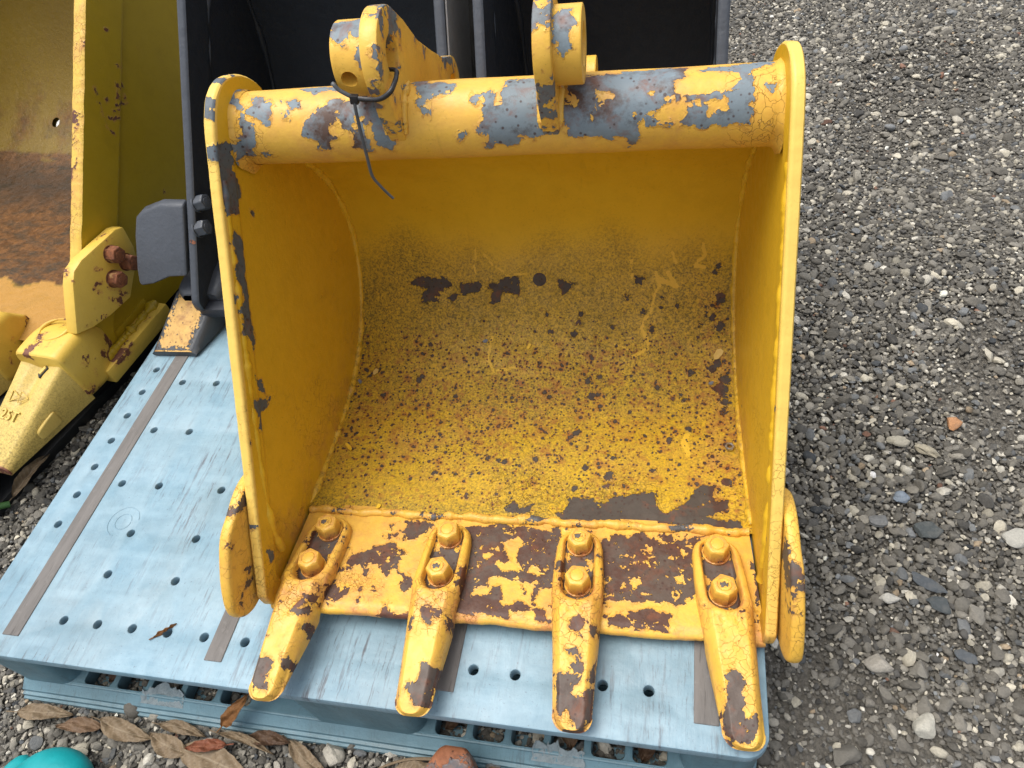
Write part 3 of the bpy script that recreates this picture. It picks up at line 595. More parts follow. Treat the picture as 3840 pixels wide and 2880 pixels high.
def lay():
    p, h = scatter(.0115, -2.6, 1.6, -.7, 3.0, 11)
    g = np.random.default_rng(12)
    vis = in_view(p + np.array([0, 0, GZ]), 1.12)
    r = np.clip(np.exp(g.normal(math.log(.0054), .32, len(p))), .0028, .0135)
    keep = g.random(len(p)) < np.where(h > .60, .38, .95)
    a = keep & vis
    gravel('gravel', np.c_[p[a][:, :2], np.full(a.sum(), .0005)], r[a], 2, 21, .42)
    b = keep & ~vis & (g.random(len(p)) < .55)
    gravel('gravel', np.c_[p[b][:, :2], np.full(b.sum(), .001)], r[b] * 1.15, 1, 22, .36)
    p, h = scatter(.0068, -1.9, 1.1, -.3, 2.5, 13)
    vis = in_view(p + np.array([0, 0, GZ]), 1.04); p, h = p[vis], h[vis]; g = np.random.default_rng(14); p = p[g.random(len(p)) < np.where(h > .6, .55, 1.0)]
    r = np.clip(np.exp(g.normal(math.log(.0028), .28, len(p))), .0014, .0050)
    gravel('gravel', p, r, 1, 23, .32)
    # the scattered larger stones lying on top
    p, h = scatter(.042, -2.0, 1.4, -.5, 2.6, 15); g = np.random.default_rng(16)
    k = g.random(len(p)) < .50; p = p[k]
    r = np.clip(np.exp(g.normal(math.log(.0090), .28, len(p))), .006, .018)
    p[:, 2] = .002
    gravel('gravel', p, r, 3, 24, .30, 20)
lay()

def one_stone(label, x, y, rx, ry, rz, rot, colr, seed, slab=False):
    var, f = stone_variants(3, 1, seed); v = var[0] * np.array([rx, ry, rz])
    if slab: v[:, 2] = np.clip(v[:, 2], -rz * .55, rz * .55)
    c, s_ = math.cos(rot), math.sin(rot)
    v = np.stack([v[:, 0] * c - v[:, 1] * s_, v[:, 0] * s_ + v[:, 1] * c, v[:, 2]], 1)
    mb = MB(); mb.add(v, f.tolist())
    o = mb.build('stone', M['stone'], None, 35); o.location = (x, y, GZ + .004 + rz * .55)
    at = o.data.color_attributes.new('col', 'FLOAT_COLOR', 'POINT')
    at.data.foreach_set('color', np.tile(np.array([*colr, 1.0], np.float32), len(v)))
    return tag(o, label, 'stone', 'larger stones lying on the gravel')
one_stone('long dark slate shard pointing right, largest flat stone on the gravel', .243, .300, .028, .011, .004, -.55, (.075, .085, .095), 101, True)
one_stone('dark slate chip just below the long slate shard', .255, .268, .019, .012, .005, -.3, (.065, .075, .08), 102, True)
one_stone('broad flat dark slate above the pale pebbles', .257, .383, .023, .015, .006, -.15, (.07, .08, .082), 103, True)
one_stone('flat smooth grey oval pebble left of the white round pebbles', .195, .394, .016, .011, .006, .1, (.17, .175, .175), 104)
one_stone('pale blue grey rounded pebble lying alone in dust', .233, .439, .013, .011, .007, .2, (.20, .24, .29), 105)
one_stone('white brick shaped stone below the slate shard', .190, .270, .015, .008, .007, .1, (.42, .41, .37), 106)
one_stone('large pale rounded stone near the right edge of the photo', .375, .378, .021, .017, .010, -.4, (.36, .355, .32), 107)
one_stone('small dark slate oval low in the gravel', .271, .198, .015, .010, .004, -.3, (.08, .09, .10), 108, True)
one_stone('lumpy white and brown stone right of the bucket side cutter tip', .162, .176, .018, .014, .010, .3, (.33, .31, .27), 109)
one_stone('big whitish stone with grey band near the bottom right', .205, .102, .018, .014, .010, .9, (.40, .39, .34), 110)
one_stone('orange tan broken stone chip', .332, .586, .014, .012, .008, .8, (.42, .22, .11), 111)
one_stone('pair of pale weathered stones, the left one', .245, .545, .019, .011, .008, -.1, (.34, .32, .26), 112)
one_stone('pair of pale weathered stones, the right one with tan dust', .285, .530, .021, .010, .007, -.5, (.33, .30, .23), 113)
for k_, (x_, y_, r_) in enumerate(((-2.264, 1.798, .017), (-2.236, 1.768, .015), (-2.292, 1.822, .016), (-2.246, 1.826, .014), (-2.278, 1.764, .016), (-2.222, 1.796, .014), (-2.305, 1.790, .015), (-2.215, 1.755, .015), (-2.26, 1.735, .015))):
    o = one_stone('white stone on the ground, glimpsed through the hole in the faded yellow bucket', x_, y_, r_ * 1.3, r_, r_ * .7, k_ * 1.3, (.62, .62, .60), 130 + k_); o['group'] = 'white stones seen through the bucket hole'

# ------------------------------------------------------------------ blue pallet
def make_pallet():
    root = empty('plastic_pallet', (-.55, .55, GZ), 'worn light blue plastic pallet with round holes and grey rubber strips, under the yellow bucket', 'pallet')
    holes = []
    cols_f = [-.952 + .057 * i for i in range(5)]; cols_f += [-.662, -.610, -.345, -.292, -.186, -.132]
    for x in cols_f: holes.append((x, .0585))
    for x in cols_f: holes.append((x, 1.0415))
    for k in range(13):
        y = .205 + .0546 * k
        if .08 < y < 1.03: holes.append((-1.061, y)); holes.append((-.039, y))
    for k in range(8):
        y = .286 + .109 * (k - 1)
        if k == 0: continue
        for x in (-.990, -.920, -.806, -.640, -.470, -.294, -.180, -.110):
            holes.append((x, y))
    for x in (-.923, -.808, -.640, -.46, -.292, -.177): holes.append((x, .200)); holes.append((x, .132))
    strips = [(-1.037, -1.009), (-.7095, -.6835), (-.3905, -.364), (-.081, -.053)]
    holes = [h for h in holes if not any(a - .012 < h[0] < b + .012 for a, b in strips)]
    R = .0062
    bm = prism_bm(rrect(-1.1, 0, 0, 1.1, .028, 6), -.016, 0.0, 'z', [circle(x, y, R, 14) for x, y in holes])
    es = [e for e in bm.edges if len(e.link_faces) == 2 and e.calc_face_angle(0) > 1.2 and all(abs(v.co.z) < 1e-5 for v in e.verts)]
    bmesh.ops.bevel(bm, geom=es, offset=.0022, segments=2, profile=.5, affect='EDGES')
    bm.transform(Matrix.Translation((.55, -.55, -GZ)))
    from_bm('deck', bm, M['pallet'], root, 35)
    T = Matrix.Translation((.55, -.55, -GZ))
    # skirt rim just under the deck
    mb = MB()
    ring = resample(np.array(rrect(-1.097, -.003, .003, 1.097, .027, 6) + [rrect(-1.097, -.003, .003, 1.097, .027, 6)[0]]), 260)
    P = np.stack([np.c_[ring, np.full(260, z)] for z in (-.016, -.028)], 1)
    P2 = P.copy(); P2[..., :2] = (P[..., :2] - np.array([-.55, .55])) * .985 + np.array([-.55, .55])
    mb.grid(np.concatenate([P, P2[:, ::-1]], 1), close_v=True, flip=True)
    o = mb.build('deck_rim', M['pallet_shaded'], root, 35); o.data.transform(T)
    # ribs under the deck, one lattice
    mb = MB()
    for x in np.arange(-1.078, 0, .0462): box_mb(mb, x - .002, x + .002, .031, 1.07, -.095, -.055)
    for y in np.arange(.0305, 1.08, .0462): box_mb(mb, -1.07, -.03, y - .0015, y + .0015, -.094, -.056)
    o = mb.build('rib_lattice', M['pallet_in_shaded'], root, 0); o.data.transform(T)
    # nine feet
    def foot(x0, x1, y0, y1, first):
        mb = MB(); k = 9
        out = np.array(rrect(x0, x1, y0, y1, .024, 5) + [rrect(x0, x1, y0, y1, .024, 5)[0]])
        c = out.mean(0)
        rows = []
        for z, g in ((-.020, 1.0), (-.075, .985), (-.078, .98), (-.120, .965), (-.137, .96)):
            q = c + (out - c) * g
            if y0 < .01: q[:, 1] += (1 - g) * (y1 - y0) * -.5
            rows.append(np.c_[q, np.full(len(q), z)])
        mb.grid(np.array(rows))
        return mb
    for i, (x0, x1) in enumerate(((-1.096, -.988), (-.602, -.425), (-.096, -.004))):
        for j, (y0, y1) in enumerate(((.004, .17), (.46, .64), (.93, 1.096))):
            o = foot(x0, x1, y0, y1, j == 0).build('foot', M['pallet_shaded'], root, 40); o.data.transform(T)
    # bottom deck with rounded openings
    wins = []
    for xa, xb, n in ((-.982, -.690, 5), (-.420, -.104, 6)):
        w = (xb - xa) / n
        for k in range(n):
            for (ya, yb) in ((.0095, .075), (.085, .14)):
                wins.append(rrect(xa + k * w + .005, xa + (k + 1) * w - .005, ya, yb, .007, 3))
    bm = prism_bm(rrect(-1.099, -.001, .004, 1.097, .026, 6), -.150, -.1255, 'z', wins)
    es = [e for e in bm.edges if len(e.link_faces) == 2 and e.calc_face_angle(0) > 1.2 and all(abs(v.co.z + .1255) < 1e-5 for v in e.verts)]
    bmesh.ops.bevel(bm, geom=es, offset=.002, segments=2, profile=.5, affect='EDGES')
    bm.transform(T)
    from_bm('bottom_deck', bm, M['pallet_shaded'], root, 35)
    # sloping lower kerb along the front, stepped as moulded
    mb = MB()
    x = np.linspace(-1.085, -.015, 200)
    prof = [(.0085, -.1250), (-.004, -.1335), (-.0085, -.1355), (-.0095, -.1405), (-.0140, -.1412), (-.0150, -.1465), (-.0185, -.1475), (-.0195, -.1545), (.03, -.1545)]
    P = np.stack([np.stack([x, np.full(200, py), np.full(200, pz) + .0004 * np.sin(x * 31)], -1) for py, pz in prof], 1)
    mb.grid(P, flip=True)
    o = mb.build('bottom_rail', M['pallet_shaded'], root, 25); o.data.transform(T)
    # the two places where the lower rail is torn
    for (xa, xb) in ((-.872, -.800), (-.280, -.212)):
        mb = MB(); g = np.random.default_rng(int(-xa * 1000))
        n, m = 26, 9
        u = np.linspace(xa, xb, n); vv = np.linspace(0, 1, m)
        jag = np.cumsum(g.normal(0, .003, n)); jag -= np.linspace(jag[0], jag[-1], n)
        P = np.zeros((n, m, 3))
        for j, t in enumerate(vv):
            P[:, j, 0] = u + g.normal(0, .0008, n); P[:, j, 1] = .0120 - .0165 * t + jag * (1 - t)
            P[:, j, 2] = -.1228 - .0102 * t ** 1.2 + g.normal(0, .0008, n) + .002 * np.sin(np.pi * np.linspace(0, 1, n)) * (1 - t)
        mb.grid(P, flip=True)
        o = mb.build('torn_edge', M['white_scar'], root, 50); o.data.transform(T)
    # rubber strips
    for a, b in strips:
        for (ya, yb) in ((.029, 1.071),):
            bm = bevel_box(a, b, ya, yb, -.002, .0016, .0008, 1); bm.transform(T)
            from_bm('rubber_strip', bm, M['strip'], root, 30)
    # moulding circle on the deck
    mb = MB()
    for r in (.0135, .0255):
        tube_mb(mb, [(-.9465 + r * math.cos(t), .218 + r * math.sin(t), .0001) for t in np.linspace(.2, 2 * math.pi - (.0 if r < .02 else 1.8), 40)], .0006, 6)
    o = mb.build('moulding_ring', M['pallet'], root); o.data.transform(T)
    return root
make_pallet()

def make_black_pallet():
    root = empty('black_pallet', (-1.40, .13, GZ), 'black plastic pallet in shadow beneath the big faded yellow bucket', 'pallet', rz=math.radians(-13))
    H = .118
    bm = bevel_box(-1.0, 0, 0, 1.05, H - .022, H, .004); from_bm('deck', bm, M['black'], root)
    bm = bevel_box(-1.0, .004, -.004, 1.054, .002, .024, .004); from_bm('bottom_deck', bm, M['black'], root)
    for x0 in (-.16, -.58, -1.0 + .004):
        for y0 in (.004, .44, .886):
            from_bm('foot', bevel_box(x0, x0 + .156, y0, y0 + .16, .02, H - .02, .006), M['black'], root)
make_black_pallet()

# ------------------------------------------------------------------ the main yellow bucket (built in metres in its own frame, x across, y back, z up)
BS = .985
BT = CAM + BS * (np.array([-.30983186, 0, 0]) - CAM)
B_ROT = (Matrix.Rotation(math.radians(2.2954637), 3, 'Z') @ Matrix.Rotation(math.radians(2.0464562), 3, 'Y')).to_euler()
bucket = empty('excavator_bucket', BT, 'chipped yellow four toothed digger bucket lying open on the blue pallet', 'digger bucket', rot=B_ROT)
KX = .014 / .647 ** 2
def xout(y, z): return .3235 - KX * ((y - .118) * .386 + (z - .024) * .52)
LEAD = np.concatenate([catmull([(.185, -.004), (.150, .000), (.126, .008), (.1145, .022), (.1135, .045)], 8)[:-1],
                       np.linspace((.1135, .045), (.418, .490), 60)[:-1],
                       catmull([(.418, .490), (.434, .5125), (.450, .530), (.467, .541), (.487, .5455), (.512, .5405), (.538, .526), (.558, .505), (.566, .482)], 5)])
REAR = catmull([(.20, -.004), (.33, -.004), (.40, -.004), (.47, .000), (.53, .014), (.59, .044), (.635, .088), (.663, .142), (.677, .20), (.673, .26), (.660, .318), (.632, .372), (.597, .42), (.564, .470)], 8)

def side_plate(sgn, parent):
    n, m = 250, 84
    L = resample(LEAD, n); Rr = resample(REAR, n)
    g = np.random.default_rng(5 if sgn < 0 else 6)
    wob = np.convolve(g.normal(0, 1, n + 14), np.ones(15) / 15, 'valid') * .0020 + np.convolve(g.normal(0, 1, n + 4), np.ones(5) / 5, 'valid') * .0006
    t = np.linspace(0, 1, m) ** 1.25
    YZ = L[:, None] * (1 - t)[None, :, None] + Rr[:, None] * t[None, :, None]
    Tn = np.gradient(L, axis=0); Tn /= np.linalg.norm(Tn, axis=1)[:, None]
    On = np.stack([-Tn[:, 1], Tn[:, 0]], 1)                    # outward of the leading edge
    YZ[:, 0] += On * wob[:, None] * .5
    dist = np.linalg.norm(YZ - L[:, None], axis=2)
    xo = xout(YZ[..., 0], YZ[..., 1])
    th = np.where(dist < .036, .0130, .0085)
    th = .0085 + .0045 / (1 + np.exp((dist - .036) / .0010))
    inner = np.stack([sgn * (xo - th), YZ[..., 0], YZ[..., 1]], -1)
    outer = np.stack([sgn * xo, YZ[..., 0], YZ[..., 1]], -1)
    # rounded leading rim
    K = 9; rim = []
    for k in range(K):
        q = -1 + 2 * k / (K - 1)
        bul = .0022 * (1 - abs(q) ** 5) 
        xx = xo[:, 0] - th[:, 0] * (1 - q) / 2
        yz = YZ[:, 0] + On * (bul + .0010 * g.normal() * .15)
        rim.append(np.stack([sgn * xx, yz[:, 0], yz[:, 1]], -1))
    rim = np.stack(rim, 1)                                     # inner -> outer
    P = np.concatenate([inner[:, ::-1], rim[:, 1:-1], outer], 1)
    y, z = P[..., 1], P[..., 2]
    if sgn < 0:
        d = peel_d('sideL', y * 1000, z * 1000); rd = peel_d('rimL', y * 1000, z * 1000)
        for cy_, cz_, r_ in ((453, 543, 9), (448, 530, 5), (420, 500, 8), (490, 546, 6), (512, 541, 4), (170, 128, 3)): rd = np.maximum(rd, r_ - np.hypot(y * 1000 - cy_, z * 1000 - cz_))
        d[:, m - 1:] = rd[:, m - 1:]
    else:
        d = np.full(y.shape, -50.0)
        d = np.maximum(d, sdf(y * 1000, z * 1000, [[(268, 250), (275, 262), (270, 270)], [(190, 120), (196, 128), (188, 132)]]))
    d[:, m + K - 2:] = -50
    # rust creeping at the bottom corner
    low = np.clip((.10 - z) / .08, 0, 1)
    crk = np.clip((.30 - z) / .25, 0, 1) * .5
    rimcol = np.zeros(y.shape); rimcol[:, m - 3:m + K] = 1
    mb = MB(); mb.grid(P, flip=(sgn > 0), d=d, rust=low * .55, crk=crk + rimcol * .12, fade=rimcol * .8)
    o = mb.build('side_plate', M['plate'], parent, 45, scale=BS)
    # weld run joining the thick lead bar to the thinner wall
    pts = [(.4145, .470), (.345, .362), (.270, .243), (.215, .150), (.190, .095), (.182, .045)]
    c = resample(catmull(pts, 10), 120)
    xx = xout(c[:, 0], c[:, 1]) - .0092
    path = np.stack([sgn * xx, c[:, 0], c[:, 1]], 1)
    mb = MB(); tube_mb(mb, path, .0062, 10, wob=.22, seed=3 + sgn)
    V = mb.v[0]
    if sgn < 0: mb.a['d'] = [peel_d('sideL', V[:, 1] * 1000, V[:, 2] * 1000)]
    mb.a['rust'] = [np.clip((.12 - V[:, 2]) / .1, 0, 1) * .4]
    mb.build('weld_bead', M['plate'], o, 60, scale=BS)
    # fillet where the wall meets the curved floor
    q = resample(PR_IN, 200)[3:-8]
    xx = xout(q[:, 0], q[:, 1]) - .0095
    nrm = np.gradient(q, axis=0); nrm /= np.linalg.norm(nrm, axis=1)[:, None]; nin = np.stack([-nrm[:, 1], nrm[:, 0]], 1)
    q2 = q + nin * .0012
    mb = MB(); tube_mb(mb, np.stack([sgn * xx, q2[:, 0], q2[:, 1]], 1), .0052, 9, wob=.25, seed=9 + sgn)
    V = mb.v[0]; lowr = np.clip((.16 - V[:, 2]) / .12, 0, 1)
    mb.a['rust'] = [lowr * .55]; mb.a['dirt'] = [lowr * .5]
    mb.build('corner_weld', M['floor'], o, 60, scale=BS)
    return o

PROF = [(.262, .0105), (.33, .0075), (.40, .007), (.46, .010), (.522, .024), (.58, .052), (.627, .094), (.658, .145), (.673, .20), (.669, .255), (.652, .308), (.620, .358), (.578, .403), (.533, .446)]
PR_IN = catmull(PROF, 16)
S_IN = np.r_[0, np.cumsum(np.linalg.norm(np.diff(PR_IN, axis=0), axis=1))]

def shell(parent):
    n, m = 270, 240
    s = np.linspace(0, S_IN[-1], n)
    yz = np.stack([np.interp(s, S_IN, PR_IN[:, 0]), np.interp(s, S_IN, PR_IN[:, 1])], 1)
    tn = np.gradient(yz, axis=0); tn /= np.linalg.norm(tn, axis=1)[:, None]; nin = np.stack([-tn[:, 1], tn[:, 0]], 1)
    hw = xout(yz[:, 0], yz[:, 1]) - .0070
    u = np.linspace(-1, 1, m)
    X = hw[:, None] * u[None]
    wave = .0009 * np.sin(X * 23 + 3 * np.sin(s[:, None] * 21)) * np.sin(s[:, None] * 17 + X * 9)
    IN = np.stack([X, yz[:, None, 0] + nin[:, None, 0] * wave, yz[:, None, 1] + nin[:, None, 1] * wave], -1)
    OUT = np.stack([X, np.broadcast_to((yz - nin * .008)[:, None, 0], X.shape), np.broadcast_to((yz - nin * .008)[:, None, 1], X.shape)], -1)
    sm = np.broadcast_to(s[:, None], X.shape) * 1000; xm = X * 1000
    d = peel_d('floor', xm, sm)
    for cx, cy, r in SPOTS:
        k = r * (1.0 if r > 11 else 1.0)
        if r == 12.0 and cy > 400: d = np.maximum(d, np.clip((11.0 - np.hypot(xm - cx, sm - cy)) * 9, -50, 30))
        else: d = np.maximum(d, np.maximum(k * .95 - np.hypot(xm - cx, (sm - cy) * 1.0), -50))
    scr = np.full(X.shape, -50.0)
    for pts, w in SCRATCH:
        for a, b in zip(pts[:-1], pts[1:]):
            ax, ay = a; ex, ey = b[0] - ax, b[1] - ay
            t = np.clip(((xm - ax) * ex + (sm - ay) * ey) / (ex * ex + ey * ey + 1e-9), 0, 1)
            scr = np.maximum(scr, w - np.hypot(xm - ax - t * ex, sm - ay - t * ey))
    edge = .03 * np.sin(xm * .021) + .02 * np.sin(xm * .055 + 1)
    S = sm / 1000
    band = 1 / (1 + np.exp((S - .475 - edge * .6) / .014))          # dirty, weathered zone of the floor and lower back
    dirt = band * (.66 + .12 * np.sin(xm * .013 + 2 * np.sin(sm * .011)) + .30 * np.exp(-((S - .36) / .10) ** 2) + .25 * np.exp(-((S - .23) / .035) ** 2) + .45 * np.exp(-(S / .030) ** 2) * (xm < 40))
    dirt = np.clip(dirt, 0, 1)
    left = 1 / (1 + np.exp((xm - 120) / 90.0))
    spot = .95 * np.exp(-((S - .19) / .085) ** 2) * (.55 + .45 * left) + .42 * np.exp(-((S - .27) / .06) ** 2) + .20 * np.exp(-((S - .08) / .06) ** 2) + .12 * (S < .36)
    spot *= 1 / (1 + np.exp((S - .345) / .012))
    colr = np.exp(-((xm - 275) / 22.0) ** 2) * (S < .40); spot = spot + .35 * colr
    rust = .30 * np.exp(-((S - .12) / .09) ** 2) + .5 * colr + .25 * np.exp(-((S - .2) / .05) ** 2) * left
    crk = np.exp(-((S - .05) / .05) ** 2) * (xm > -50) * .9
    mb = MB(); mb.grid(IN, flip=True, d=d, scr=scr, dirt=dirt, spot=np.clip(spot, 0, .8), rust=rust, crk=crk)
    sk = (slice(None, None, 6), slice(None, None, 12))
    mb.grid(OUT[::6, ::12])
    return mb.build('shell', M['floor'], parent, 60, scale=BS)

def lipz(y): return .022 - .081 * (y - .1165)
def lip(parent):
    n, m = 74, 300
    y = np.linspace(.1165, .275, n); x = np.linspace(-1, 1, m)
    hw = .3150 - .006 * (y - .1165) / .15
    X = hw[:, None] * x[None]; Y = np.broadcast_to(y[:, None], X.shape).copy()
    g = np.random.default_rng(31)
    w = np.convolve(g.normal(0, 1, m + 24), np.ones(25) / 25, 'valid') * .0035
    Y = Y + w[None] * np.clip(1 - (Y - .1165) / .03, 0, 1)
    Z = lipz(Y) - .0035 * np.clip(1 - (Y - .1165) / .010, 0, 1) ** 2
    top = np.stack([X, Y, Z], -1)
    nose = []
    for k in range(1, 7):
        a = math.pi * k / 7
        nose.append(np.stack([X[0], Y[0] - .0050 * math.sin(a), Z[0] - .0070 * (1 - math.cos(a))], -1))
    bot = top[::-6].copy()[::-1][:, :]; bot[..., 2] = np.minimum(bot[..., 2], lipz(bot[..., 1])) - .018
    bot[0, :, 2] = top[0, :, 2] - .0145
    P = np.concatenate([top[::-1], np.array(nose), bot], 0)
    d = peel_d('lip', P[..., 0] * 1000, P[..., 1] * 1000)
    d[n:] = -50
    ed = np.clip(1 - (P[..., 1] - .1165) / .03, 0, 1)
    right = np.clip((P[..., 0] + .02) / .12, 0, 1)
    mb = MB(); mb.grid(P, d=d, rust=.50 + .45 * ed, crk=np.full(ed.shape, .2))
    return mb.build('cutting_edge', M['lip'], parent, 50, scale=BS)

def torque_tube(parent):
    cy, cz, r = .5, .483, .041
    n, m = 230, 110
    x = np.linspace(-.3005, .3005, n); th = np.linspace(-math.pi, math.pi, m, endpoint=False)
    TH, X = np.meshgrid(th, x); R = r + .0004 * np.sin(X * 40) * np.sin(TH * 2)
    P = np.stack([X, cy - R * np.cos(TH), cz + R * np.sin(TH)], -1)
    d = peel_d('tube', X * 1000, TH * r * 1000)
    top = np.clip(np.sin(TH) * 1.4 - .2, 0, 1)
    # the upper back of the tube is mostly bare
    d = np.maximum(d, np.where((TH > 1.95) & (TH < 2.9), 2.0 * np.sin(X * 19) + 1.2 * np.sin(X * 47), -50))
    rust = .27 + .38 * np.exp(-((X - .11) / .06) ** 2) * np.clip(TH / .8 + .1, 0, 1) + .25 * np.exp(-((X - .20) / .02) ** 2) + .35 * np.exp(-((X + .17) / .05) ** 2)
    crk = .6 * np.clip((X - .23) / .03, 0, 1) + .5 * np.clip((-.24 - X) / .03, 0, 1)
    mb = MB(); mb.grid(P, close_v=True, flip=False, d=d, rust=rust, crk=crk)
    o = mb.build('torque_tube', M['tube'], parent, 60, scale=BS)
    for s in (-1, 1):                                             # weld fillets at both ends
        rows = []
        for k in range(8):
            q = k / 7
            rr = r + .0005 + .0085 * q ** 2.2; xx = s * (.2890 + .0115 * q ** .7)
            g = np.random.default_rng(77 + s); wv = .0012 * np.sin(th * 9 + s) * q
            rows.append(np.stack([np.full(m, xx), cy - (rr + wv) * np.cos(th), cz + (rr + wv) * np.sin(th)], -1))
        P = np.array(rows)
        dd = peel_d('tube', P[..., 0] * 1000, np.broadcast_to(th, P.shape[:2]) * r * 1000)
        mb = MB(); mb.grid(P, close_v=True, flip=(s < 0), d=dd, crk=np.full(P.shape[:2], .4), rust=np.full(P.shape[:2], .15))
        mb.build('weld_fillet', M['tube'], o, 60, scale=BS)
    return o

def ear(x0, x1, bx0, bx1, rx0, rx1, parent, hole_seed):
    E, F = (.481, .566), (.690, .424)
    out = arc(*E, .0475, 42, 208, 18) + [(.443, .520), (.455, .492), (.465, .470), (.480, .452), (.52, .45), (.58, .40), (.64, .34), (.672, .31), (.70, .37)] + arc(*F, .040, -55, 62, 10) + [(.668, .476), (.620, .508), (.575, .541), (.540, .578)]
    out = [(y * BS, z * BS) for y, z in out]
    hs = [circle(E[0] * BS, E[1] * BS, .0195, 28), circle(F[0] * BS, F[1] * BS, .0175, 24)]
    bm = prism_bm(out, x0 * BS, x1 * BS, 'x', hs, .0022, 2)
    # a finer mesh keeps the bevels smooth
    o = from_bm('ear', bm, M['ear'], parent, 40)
    def bosstube(name, c, r, ri, a, b, key, cross=None):
        m = 72; th = np.linspace(-math.pi, math.pi, m, endpoint=False)
        prof = [(ri, a), (r * .97, a)] + [(r, a + (b - a) * q) for q in np.linspace(.03, .95, 30)] + [(r * .985, a + (b - a) * .985), (r * .95, b), (ri + .001, b), (ri, b - math.copysign(.002, b - a)), (ri, a)]
        P = np.array([np.stack([np.full(m, xx), c[0] - rr * np.cos(th), c[1] + rr * np.sin(th)], -1) for rr, xx in prof])
        d = peel_d('boss', P[..., 0] * 1000, np.broadcast_to(th, P.shape[:2]) * .036 * 1000) if key else np.full(P.shape[:2], -50.0)
        mb = MB()
        if cross is not None:
            hx, hs, hr = cross; A_ = np.broadcast_to(th, P.shape[:2]) * r; Xg = P[..., 0].copy()
            sh = np.zeros(P.shape[:2], bool); sh[2:32] = True
            dx, ds = Xg - hx, A_ - hs; rr_ = np.hypot(dx, ds); near = sh & (rr_ < hr * 1.35) & (rr_ > hr * .6)
            f_ = np.where(near, hr / np.maximum(rr_, 1e-6), 1); X2, T2_ = hx + dx * f_, (hs + ds * f_) / r
            P[..., 0] = np.where(near, X2, P[..., 0]); P[..., 1] = np.where(near, c[0] - r * np.cos(T2_), P[..., 1]); P[..., 2] = np.where(near, c[1] + r * np.sin(T2_), P[..., 2])
            ins = set(np.flatnonzero((sh & (rr_ <= hr * .6)).ravel()).tolist())
        mb.grid(P, close_v=True, flip=(b < a), d=d, crk=np.full(P.shape[:2], .25), rust=np.full(P.shape[:2], .05))
        if cross is not None:
            mb.f = [q_ for q_ in mb.f if not any(i_ in ins for i_ in q_)]
            aa = np.linspace(0, 2 * np.pi, 28, endpoint=False); rows_ = []
            for rad in (r * 1.004, r * .98, ri * .9):
                t_ = (hs + hr * np.sin(aa)) / r
                rows_.append(np.stack([hx + hr * np.cos(aa), c[0] - rad * np.cos(t_), c[1] + rad * np.sin(t_)], -1))
            mb.grid(np.array(rows_), close_v=True, flip=False)
        bo = mb.build(name, M['tube'], o, 35, scale=BS)
        return bo
    bosstube('pin_boss', E, .0365, .0195, bx0, bx1, True, (-.1320, -.0045, .0085) if bx1 < 0 else None)
    bosstube('pin_boss', F, .030, .0175, rx0, rx1, False)
    # weld run along the foot of the ear
    for xs in (x0 - .001, x1 + .001):
        th = np.linspace(math.radians(12), math.radians(100), 40)
        path = np.stack([np.full(40, xs), .5 - .0425 * np.cos(th), .483 + .0425 * np.sin(th)], 1)
        mb = MB(); tube_mb(mb, path, .0046 * np.sin(np.linspace(.25, 2.9, 40)) ** .5, 8, wob=.2, seed=hole_seed); mb.build('weld_bead', M['ear'], o, 60, scale=BS)
    return o

def hexbolt(x, y, r, h, parent, seed, name='bolt', tilt=None, mat=None):
    """hexagonal head with chamfered crown and a punched ring; built on the tooth seat"""
    g = np.random.default_rng(seed); a0 = g.uniform(0, 6.28)
    m = 48; th = np.linspace(0, 2 * np.pi, m, endpoint=False)
    hexr = r * math.cos(math.pi / 6) / np.cos((th - a0) % (math.pi / 3) - math.pi / 6)
    rows = []
    for rr, zz, hexed in ((1.0, 0, 1), (1.0, .80, 1), (.975, .90, 1), (.90, .98, .85), (.80, 1.0, .2), (.62, 1.01, 0), (.57, .985, 0), (.52, 1.03, 0), (.30, 1.06, 0), (.04, 1.065, 0)):
        q = (hexr * hexed + r * .93 * (1 - hexed)) * rr
        rows.append(np.stack([q * np.cos(th), q * np.sin(th), np.full(m, zz * h)], -1))
    ws = []
    for rr, zz in ((1.06, -.002), (1.06, .0010), (1.0, .0014)):
        ws.append(np.stack([r * rr * np.cos(th), r * rr * np.sin(th), np.full(m, zz)], -1))
    P = np.concatenate([np.array(ws), np.array(rows)], 0)
    mb = MB(); z0 = np.zeros(P.shape[:2])
    d = np.full(P.shape[:2], -50.0)
    kind = seed % 4
    if kind == 1: d = np.maximum(d, (.5 - np.hypot(P[..., 0] / r - .05, P[..., 1] / r - .15)) * r * 1000)
    if kind == 2: d = np.maximum(d, (.24 - np.hypot(P[..., 0] / r + .02, P[..., 1] / r + .02)) * r * 1000)
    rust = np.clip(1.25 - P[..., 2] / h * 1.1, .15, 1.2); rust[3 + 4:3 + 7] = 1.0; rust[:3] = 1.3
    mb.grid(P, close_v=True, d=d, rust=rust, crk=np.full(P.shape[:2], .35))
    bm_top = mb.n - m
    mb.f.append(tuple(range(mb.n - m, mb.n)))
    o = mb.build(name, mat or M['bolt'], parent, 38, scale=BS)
    return o

